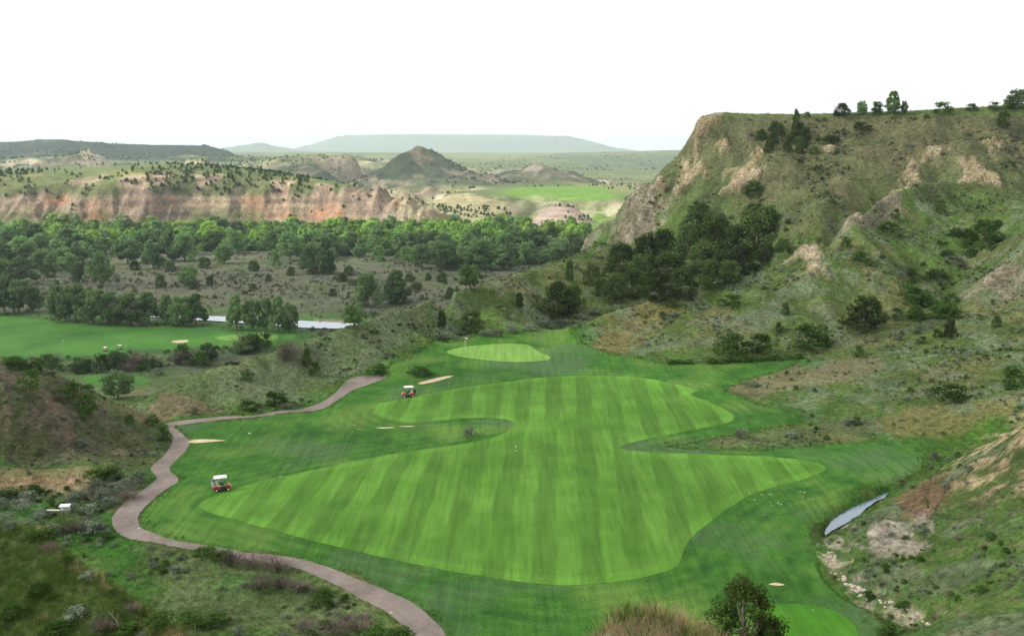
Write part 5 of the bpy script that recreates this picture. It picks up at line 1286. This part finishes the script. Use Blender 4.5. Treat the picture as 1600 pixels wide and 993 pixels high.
M_NAVY = solid('navy_nylon', (0.02, 0.035, 0.10), 0.7); M_PALEB = solid('pale_blue_nylon', (0.42, 0.56, 0.60), 0.7); M_ROCK = plain_mat('pale_stone', (0.30, 0.26, 0.21), (0.46, 0.42, 0.35), 2.0); M_WOOD = plain_mat('weathered_wood', (0.16, 0.12, 0.09), (0.27, 0.22, 0.17), 4.0)
M_GLASS = bpy.data.materials.new('clear_screen'); M_GLASS.use_nodes = True
nt = M_GLASS.node_tree; nt.nodes.clear(); _o = N(nt, 'ShaderNodeOutputMaterial'); _t1 = N(nt, 'ShaderNodeBsdfTransparent'); _g1 = N(nt, 'ShaderNodeBsdfGlossy', Roughness=0.05); _m1 = N(nt, 'ShaderNodeMixShader', Fac=0.15)
nt.links.new(_t1.outputs[0], _m1.inputs[1]); nt.links.new(_g1.outputs[0], _m1.inputs[2]); nt.links.new(_m1.outputs[0], _o.inputs['Surface'])

def bm_obj(name, bm, material, parent=None, smooth_f=False, bevel=0.0):
    if bevel: bmesh.ops.bevel(bm, geom=[e for e in bm.edges], offset=bevel, segments=2, affect='EDGES', clamp_overlap=True)
    me = bpy.data.meshes.new(name); bm.to_mesh(me); bm.free()
    for p_ in me.polygons: p_.use_smooth = smooth_f
    me.materials.append(material)
    o = bpy.data.objects.new(name, me); COL.objects.link(o)
    if parent: o.parent = parent
    return o
def box(bm, c, s, rot=None):
    r_ = bmesh.ops.create_cube(bm, size=1)['verts']
    for v in r_:
        v.co = Vector((v.co.x * s[0], v.co.y * s[1], v.co.z * s[2]))
        if rot: v.co = Euler(rot).to_matrix() @ v.co
        v.co += Vector(c)
    return r_
def prism(prof, y0, y1):
    """side outline (x, z) drawn across the cart's width"""
    bm = bmesh.new(); a = [bm.verts.new((x, y0, z)) for x, z in prof]; b_ = [bm.verts.new((x, y1, z)) for x, z in prof]
    n = len(prof); bm.faces.new(a); bm.faces.new(b_[::-1])
    for k in range(n): bm.faces.new((a[k], b_[k], b_[(k + 1) % n], a[(k + 1) % n]))
    bmesh.ops.recalc_face_normals(bm, faces=bm.faces)
    return bm
def bars(segs, sides=8):
    bm = bmesh.new()
    for p0, p1, r_ in segs:
        p0 = Vector(p0); p1 = Vector(p1); d = p1 - p0
        m = Matrix.Translation((p0 + p1) / 2) @ d.to_track_quat('Z', 'Y').to_matrix().to_4x4()
        bmesh.ops.create_cone(bm, cap_ends=True, segments=sides, radius1=r_, radius2=r_, depth=d.length, matrix=m)
    return bm
def golf_cart(loc, rz, label, group):
    root = bpy.data.objects.new('golf_cart', None); COL.objects.link(root); tag(root, label, 'golf cart', group)
    bm_obj('rear_body', prism([(-1.18, 0.32), (-1.2, 0.62), (-1.05, 0.72), (-0.35, 0.74), (-0.22, 0.60), (-0.2, 0.28), (-0.5, 0.28), (-0.58, 0.47), (-0.72, 0.54), (-0.88, 0.47), (-0.97, 0.30)], -0.58, 0.58), M_RED, root, bevel=0.02)
    bm_obj('front_cowl', prism([(0.55, 0.28), (0.62, 0.46), (0.78, 0.54), (0.94, 0.46), (1.02, 0.30), (1.16, 0.34), (1.18, 0.55), (1.02, 0.72), (0.72, 0.86), (0.62, 0.84), (0.50, 0.32)], -0.56, 0.56), M_RED, root, bevel=0.02)
    bm = bmesh.new(); box(bm, (0.2, 0, 0.29), (0.85, 1.12, 0.06)); bm_obj('floor', bm, M_BLACK, root)
    bm = bmesh.new(); box(bm, (-0.38, 0, 0.80), (0.52, 1.08, 0.14)); bm_obj('seat', bm, M_CREAM, root, bevel=0.03)
    bm = bmesh.new(); box(bm, (-0.66, 0, 1.05), (0.11, 1.08, 0.36), (0, -0.18, 0)); bm_obj('backrest', bm, M_CREAM, root, bevel=0.03)
    rf = bm_obj('roof', prism([(-0.98, 1.80), (-0.96, 1.86), (-0.5, 1.91), (0.3, 1.92), (0.66, 1.88), (0.70, 1.82), (0.62, 1.80)], -0.6, 0.6), M_WHITE, root, bevel=0.015)
    for sy in (-1, 1):
        bm_obj('post', bars([((0.66, 0.53 * sy, 0.84), (0.50, 0.53 * sy, 1.82), 0.022)]), M_DARK, root)
        bm_obj('post', bars([((-0.80, 0.53 * sy, 0.72), (-0.86, 0.53 * sy, 1.82), 0.022)]), M_DARK, root)
        for wx in (-0.73, 0.78):
            bm = bmesh.new(); bmesh.ops.create_cone(bm, cap_ends=True, segments=20, radius1=0.225, radius2=0.225, depth=0.2, matrix=Matrix.Translation((wx, 0.49 * sy, 0.225)) @ Matrix.Rotation(math.pi / 2, 4, 'X'))
            wh = bm_obj('wheel', bm, M_BLACK, root, bevel=0.02)
            bm = bmesh.new(); bmesh.ops.create_cone(bm, cap_ends=True, segments=16, radius1=0.125, radius2=0.10, depth=0.04, matrix=Matrix.Translation((wx, (0.49 + 0.112) * sy, 0.225)) @ Matrix.Rotation(math.pi / 2 * (1 if sy < 0 else -1), 4, 'X'))
            bm_obj('rim', bm, M_WHITE, wh)
    bm = bmesh.new(); v = [bm.verts.new(p_) for p_ in ((0.655, -0.5, 0.88), (0.655, 0.5, 0.88), (0.515, 0.5, 1.78), (0.515, -0.5, 1.78))]; f = bm.faces.new(v); bmesh.ops.solidify(bm, geom=[f], thickness=0.008); bm_obj('windscreen', bm, M_GLASS, root)
    bm = bmesh.new()
    for k in range(14):
        a0, a1 = 2 * math.pi * k / 14, 2 * math.pi * (k + 1) / 14
        b2 = bars([((0.36 - 0.1 * math.sin(a0), 0.27 + 0.17 * math.cos(a0), 1.02 + 0.14 * math.sin(a0)), (0.36 - 0.1 * math.sin(a1), 0.27 + 0.17 * math.cos(a1), 1.02 + 0.14 * math.sin(a1)), 0.014)], 6)
        tm = bpy.data.meshes.new('tmp'); b2.to_mesh(tm); b2.free(); bm.from_mesh(tm); bpy.data.meshes.remove(tm)
    sw = bm_obj('steering_wheel', bm, M_BLACK, root); bm_obj('steering_column', bars([((0.36, 0.27, 1.02), (0.62, 0.27, 0.72), 0.022)]), M_BLACK, sw)
    for sy in (-0.36, 0.36):
        bm = bmesh.new(); bmesh.ops.create_uvsphere(bm, u_segments=12, v_segments=8, radius=0.06, matrix=Matrix.Translation((1.13, sy, 0.58))); bm_obj('headlight', bm, M_WHITE, root, True)
    root.location = loc; root.rotation_euler = (0, 0, rz); root.scale = (0.9, 0.9, 0.9)
    return root
def golf_bag(cart, lx, ly, material, label):
    root = bpy.data.objects.new('golf_bag', None); COL.objects.link(root); tag(root, label, 'golf bag', 'golf bags on the carts')
    bm = bmesh.new(); bmesh.ops.create_cone(bm, cap_ends=True, segments=14, radius1=0.115, radius2=0.15, depth=0.84, matrix=Matrix.Translation((0, 0, 0.42))); bm_obj('bag_body', bm, material, root, bevel=0.01)
    bm = bmesh.new(); box(bm, (-0.15, 0, 0.36), (0.09, 0.18, 0.42)); bm_obj('pocket', bm, material, root, bevel=0.02)
    for k in range(6):
        a = k * 1.05; p0 = Vector((0.07 * math.cos(a), 0.07 * math.sin(a), 0.6)); p1 = p0 + Vector((0.03 * math.cos(a), 0.03 * math.sin(a), 0.42 + 0.05 * (k % 3)))
        c_ = bm_obj('club', bars([(p0, p1, 0.008)], 6), M_STEEL, root); bm = bmesh.new(); box(bm, p1 + Vector((0.02, 0, 0.02)), (0.1, 0.045, 0.06)); bm_obj('club_head', bm, M_WHITE if k % 2 else M_BLACK, c_, bevel=0.012)
    root.location = cart.location + Matrix.Rotation(cart.rotation_euler.z, 3, 'Z') @ Vector((lx, ly, 0.44)) * 0.9; root.rotation_euler = Euler((0, -0.18, cart.rotation_euler.z))
    return root
def person(cart, lx, ly, shirt, label, cap=(0.8, 0.8, 0.78), lean=0.08):
    """a seated figure: one skinned body; clothes by height along the body"""
    m, nt, b = mat('person_clothing')
    at = N(nt, 'ShaderNodeTexCoord'); sp = N(nt, 'ShaderNodeSeparateXYZ'); nt.links.new(at.outputs['Object'], sp.inputs[0])
    rmp = N(nt, 'ShaderNodeValToRGB'); rmp.color_ramp.interpolation = 'CONSTANT'
    els = [(0.0, (0.03, 0.035, 0.06, 1)), (0.50, (*shirt, 1)), (0.72, (0.42, 0.25, 0.17, 1)), (0.865, (*cap, 1))]
    rmp.color_ramp.elements[0].position = 0; rmp.color_ramp.elements[0].color = els[0][1]
    rmp.color_ramp.elements[1].position = els[1][0]; rmp.color_ramp.elements[1].color = els[1][1]
    for p_, c_ in els[2:]: rmp.color_ramp.elements.new(p_).color = c_
    nt.links.new(remap(nt, sp.outputs['Z'], -0.5, 0.95, 0, 1), rmp.inputs[0]); nt.links.new(rmp.outputs[0], b.inputs['Base Color']); b.inputs['Roughness'].default_value = 0.85
    J = [((0, 0, 0.10), 0.15), ((0.0, 0, 0.30), 0.145), ((lean * 0.6, 0, 0.50), 0.16), ((lean, 0, 0.60), 0.075), ((lean + 0.02, 0, 0.68), 0.085), ((lean + 0.03, 0, 0.80), 0.10), ((lean + 0.03, 0, 0.87), 0.07)]
    E = [(0, 1), (1, 2), (2, 3), (3, 4), (4, 5), (5, 6)]
    def chain(start, pts):
        prev = start
        for p_, r_ in pts: J.append((p_, r_)); E.append((prev, len(J) - 1)); prev = len(J) - 1
        return prev
    for sy in (-1, 1):
        chain(2, [((lean * 0.6, 0.19 * sy, 0.50), 0.062), ((0.10, 0.24 * sy, 0.26), 0.048), ((0.34, 0.16 * sy, 0.27), 0.036), ((0.42, 0.14 * sy, 0.29), 0.034)])
        chain(0, [((0.10, 0.10 * sy, 0.09), 0.09), ((0.44, 0.12 * sy, 0.10), 0.065), ((0.50, 0.12 * sy, -0.34), 0.045), ((0.64, 0.12 * sy, -0.40), 0.035)])
    capb = chain(5, [((lean + 0.17, 0, 0.835), 0.03)])
    me = bpy.data.meshes.new('person'); me.from_pydata([p_ for p_, _ in J], E, [])
    o = bpy.data.objects.new('person', me); COL.objects.link(o)
    md = o.modifiers.new('skin', 'SKIN'); md.use_smooth_shade = True
    for v, (_, r_) in zip(me.skin_vertices[0].data, J): v.radius = (r_, r_)
    me.skin_vertices[0].data[0].use_root = True
    o.modifiers.new('sub', 'SUBSURF').levels = 1; o.modifiers['sub'].render_levels = 2
    me.materials.append(m)
    tag(o, label, 'person')
    o.location = cart.location + Matrix.Rotation(cart.rotation_euler.z, 3, 'Z') @ Vector((lx, ly, 0.80)) * 0.9; o.rotation_euler = (0, 0, cart.rotation_euler.z)
    return o
def at_px(px, py, dz=0.0):
    x_, y_, z_ = hit(px, py); return Vector((x_, y_, z_ + dz))

c1 = golf_cart(at_px(347, 766, 0.05), math.radians(20), 'red golf cart with white roof near the left end of the fairway', 'golf carts')
golf_bag(c1, -1.02, -0.25, M_PALEB, 'pale blue golf bag on the back of the near cart'); golf_bag(c1, -1.02, 0.25, M_NAVY, 'navy golf bag on the back of the near cart')
person(c1, -0.30, -0.27, (0.02, 0.16, 0.07), 'person in green shirt and white cap riding the near golf cart'); person(c1, -0.30, 0.27, (0.35, 0.45, 0.55), 'person in pale blue shirt driving the near golf cart')
c2 = golf_cart(at_px(638, 620, 0.05), math.radians(195), 'dark red golf cart with white roof by the far sand bunker', 'golf carts')
golf_bag(c2, -1.02, 0.25, M_BLACK, 'black golf bag on the back of the far cart'); person(c2, -0.30, 0.27, (0.04, 0.05, 0.08), 'person in dark clothes sitting in the far golf cart', (0.05, 0.05, 0.06))
golf_cart(at_px(165, 548.5, 0.05), math.radians(100), 'tiny golf cart on the lower valley path, left of two', 'golf carts'); golf_cart(at_px(188, 545.5, 0.05), math.radians(20), 'tiny golf cart on the lower valley path, right of two', 'golf carts')

def flag(px, py, label, lift=0.1):
    root = bpy.data.objects.new('flagstick', None); COL.objects.link(root); tag(root, label, 'flag')
    bm_obj('pole', bars([((0, 0, 0), (0, 0, 2.3), 0.022)]), M_WHITE, root)
    bm = bmesh.new(); n = 6; vs = []
    for k in range(n + 1):
        t = k / n; y_ = 0.05 * math.sin(t * 5); vs.append((bm.verts.new((0.02 + 0.5 * t, y_, 2.27 - 0.10 * t)), bm.verts.new((0.02 + 0.5 * t, y_, 1.93 - 0.02 * t))))
    fs = [bm.faces.new((vs[k][0], vs[k + 1][0], vs[k + 1][1], vs[k][1])) for k in range(n)]
    bmesh.ops.solidify(bm, geom=fs, thickness=0.006); bm_obj('cloth', bm, M_WHITE, root)
    root.location = at_px(px, py, lift); return root
flag(727, 545, 'white flag on the left back of the putting green'); flag(411, 527, 'small white flag on the lower valley green', 0.15); flag(98, 540, 'tiny pale flag on the lower valley fairway', 0.1)

# yardage post, path stakes, box, stones
root = bpy.data.objects.new('yardage_post', None); COL.objects.link(root); tag(root, 'small black and white yardage post in the middle of the fairway', 'post'); root.location = at_px(806, 709, 0.06)
for k in range(4): bm_obj('band', bars([((0, 0, 0.27 * k), (0, 0, 0.27 * (k + 1)), 0.03)], 10), M_WHITE if k % 2 else M_BLACK, root)
bm = bmesh.new(); bmesh.ops.create_uvsphere(bm, u_segments=10, v_segments=8, radius=0.05, matrix=Matrix.Translation((0, 0, 1.11))); bm_obj('cap', bm, M_WHITE, root, True)
for px, py, lb in ((655, 941, 'thin dark stake at the right path edge, farthest of three'), (668, 955, 'thin dark stake at the right path edge, middle of three'), (686, 972, 'thin dark stake at the right path edge, nearest of three')):
    bm = bars([((0, 0, -0.1), (0.02, 0.01, 0.55), 0.02)], 6); box(bm, (0.02, 0.01, 0.57), (0.05, 0.05, 0.05)); o = bm_obj('path_stake', bm, M_WOOD); o.location = at_px(px, py); tag(o, lb, 'stake', 'stakes along the cart path')
root = bpy.data.objects.new('cooler_cabinet', None); COL.objects.link(root); tag(root, 'small white topped cabinet among sagebrush left of the cart path', 'cabinet'); root.location = at_px(103, 806, 0.5); root.rotation_euler = (0, 0, 0.1); root.scale = (0.68, 0.68, 0.68)
for sx in (-0.6, 0.6):
    for sy in (-0.35, 0.35): bm_obj('leg', bars([((sx, sy, -0.8), (sx, sy, 0.35), 0.04)], 6), M_WOOD, root)
bm = bmesh.new(); box(bm, (0, 0, 0.72), (1.4, 0.85, 0.75)); bm_obj('body', bm, solid('grey_board', (0.42, 0.43, 0.43), 0.8), root, bevel=0.02)
bm = bmesh.new(); box(bm, (0, -0.05, 1.15), (1.65, 1.1, 0.10), (0.12, 0, 0)); bm_obj('lid', bm, solid('white_lid', (0.72, 0.78, 0.82), 0.5), root, bevel=0.02)
bm = bmesh.new(); box(bm, (-0.35, -0.44, 0.72), (0.3, 0.02, 0.45)); bm_obj('door', bm, M_WHITE, root)
bm = bmesh.new(); box(bm, (0, 0, 0.42), (1.5, 0.3, 0.06)); o = None
root = bpy.data.objects.new('bench', None); COL.objects.link(root); tag(root, 'pale plank bench beside the white topped cabinet', 'bench'); root.location = at_px(84, 806, 0.3); bm_obj('plank', bm, M_CREAM, root)
for sx in (-0.6, 0.6): b3 = bmesh.new(); box(b3, (sx, 0, -0.05), (0.08, 0.26, 0.86)); bm_obj('leg', b3, M_WOOD, root)
def stone(px, py, r_, label, group=None, lift=0.03, flat=0.6):
    bm = bmesh.new(); bmesh.ops.create_icosphere(bm, subdivisions=2, radius=r_)
    for v in bm.verts: v.co = Vector((v.co.x * RS.uniform(0.85, 1.2), v.co.y * RS.uniform(0.8, 1.15), v.co.z * flat * RS.uniform(0.85, 1.1)))
    o = bm_obj('stone', bm, M_ROCK); o.location = at_px(px, py, lift); o.rotation_euler = (0, 0, RS.uniform(0, 6)); tag(o, label, 'stone', group)
for px, py, r_, lb in ((390, 677, 0.32, 'white stone marker in the rough above the sandy spur'), (438, 745, 0.2, 'small white stone right of the near golf cart'), (218, 826, 0.28, 'white stone at the inner edge of the path bend'), (612, 957, 0.3, 'pale stone at the left edge of the path, near the bottom'),
                       (553, 664, 0.2, 'tiny white stone left of the thin bunker sliver'), (890, 734, 0.15, 'tiny white dot of a ball on the fairway centre'), (939, 551, 0.22, 'white stone at the foot of the middle hill'), (1270, 953, 0.14, 'small white tee marker on the tee box')):
    stone(px, py, r_ * 0.7, lb)
_st = []
for px, py in ((1172, 771), (1180, 781), (1188, 773), (1205, 772), (1204, 784), (1206, 790), (1218, 786), (1219, 788), (1252, 768), (1255, 776), (1265, 779), (1270, 780), (1256, 769), (1196, 804)):
    stone(px + RS.uniform(-2, 2), py, RS.uniform(0.06, 0.13), 'x', 'pale stones in the rough left of the stream', 0.05, 0.3)
    _st.append([o for o in COL.objects if o.get('label') == 'x'][-1])
in_order(_st, 'small pale flat stone in the rough left of the stream')
# loose rocks along the dry stream bed
_st = []
for k in range(70):
    t = RS.uniform(); px = np.interp(t, [0, 0.3, 0.6, 1], [1297, 1306, 1350, 1452]) + RS.uniform(-8, 8); py = np.interp(t, [0, 0.3, 0.6, 1], [846, 895, 928, 972]) + RS.uniform(-5, 5)
    stone(px, py, RS.uniform(0.08, 0.26), 'x', 'rocks of the dry stream bed', 0.02)
    _st.append([o for o in COL.objects if o.get('label') == 'x'][-1])
in_depth(_st, 'pale rock in the dry stream bed')
# dead branch on the knoll, thin post
segs = [((0, 0, -0.2), (0.05, 0, 0.6), 0.035, 0.03), ((0.05, 0, 0.6), (-0.1, 0.05, 1.1), 0.03, 0.012), ((0.05, 0, 0.5), (0.28, 0, 0.95), 0.022, 0.008), ((-0.03, 0.02, 0.85), (0.12, 0, 1.25), 0.016, 0.005), ((0.0, 0, 0.3), (-0.25, 0, 0.6), 0.02, 0.006)]
o = bpy.data.objects.new('dead_branch', tubes('dead_branch', segs, M_WOOD)); COL.objects.link(o); o.location = at_px(188, 985); o.rotation_euler = (0.1, -0.3, 0.2); tag(o, 'bare dead branch standing in the grass of the dark knoll', 'branch')
bm = bars([((0, 0, -0.2), (0, 0, 1.3), 0.035)], 8); box(bm, (0, 0, 1.31), (0.09, 0.09, 0.04)); o = bm_obj('wooden_post', bm, M_WOOD); o.location = at_px(306, 998); tag(o, 'thin weathered post at the bottom edge among shrubs', 'post')
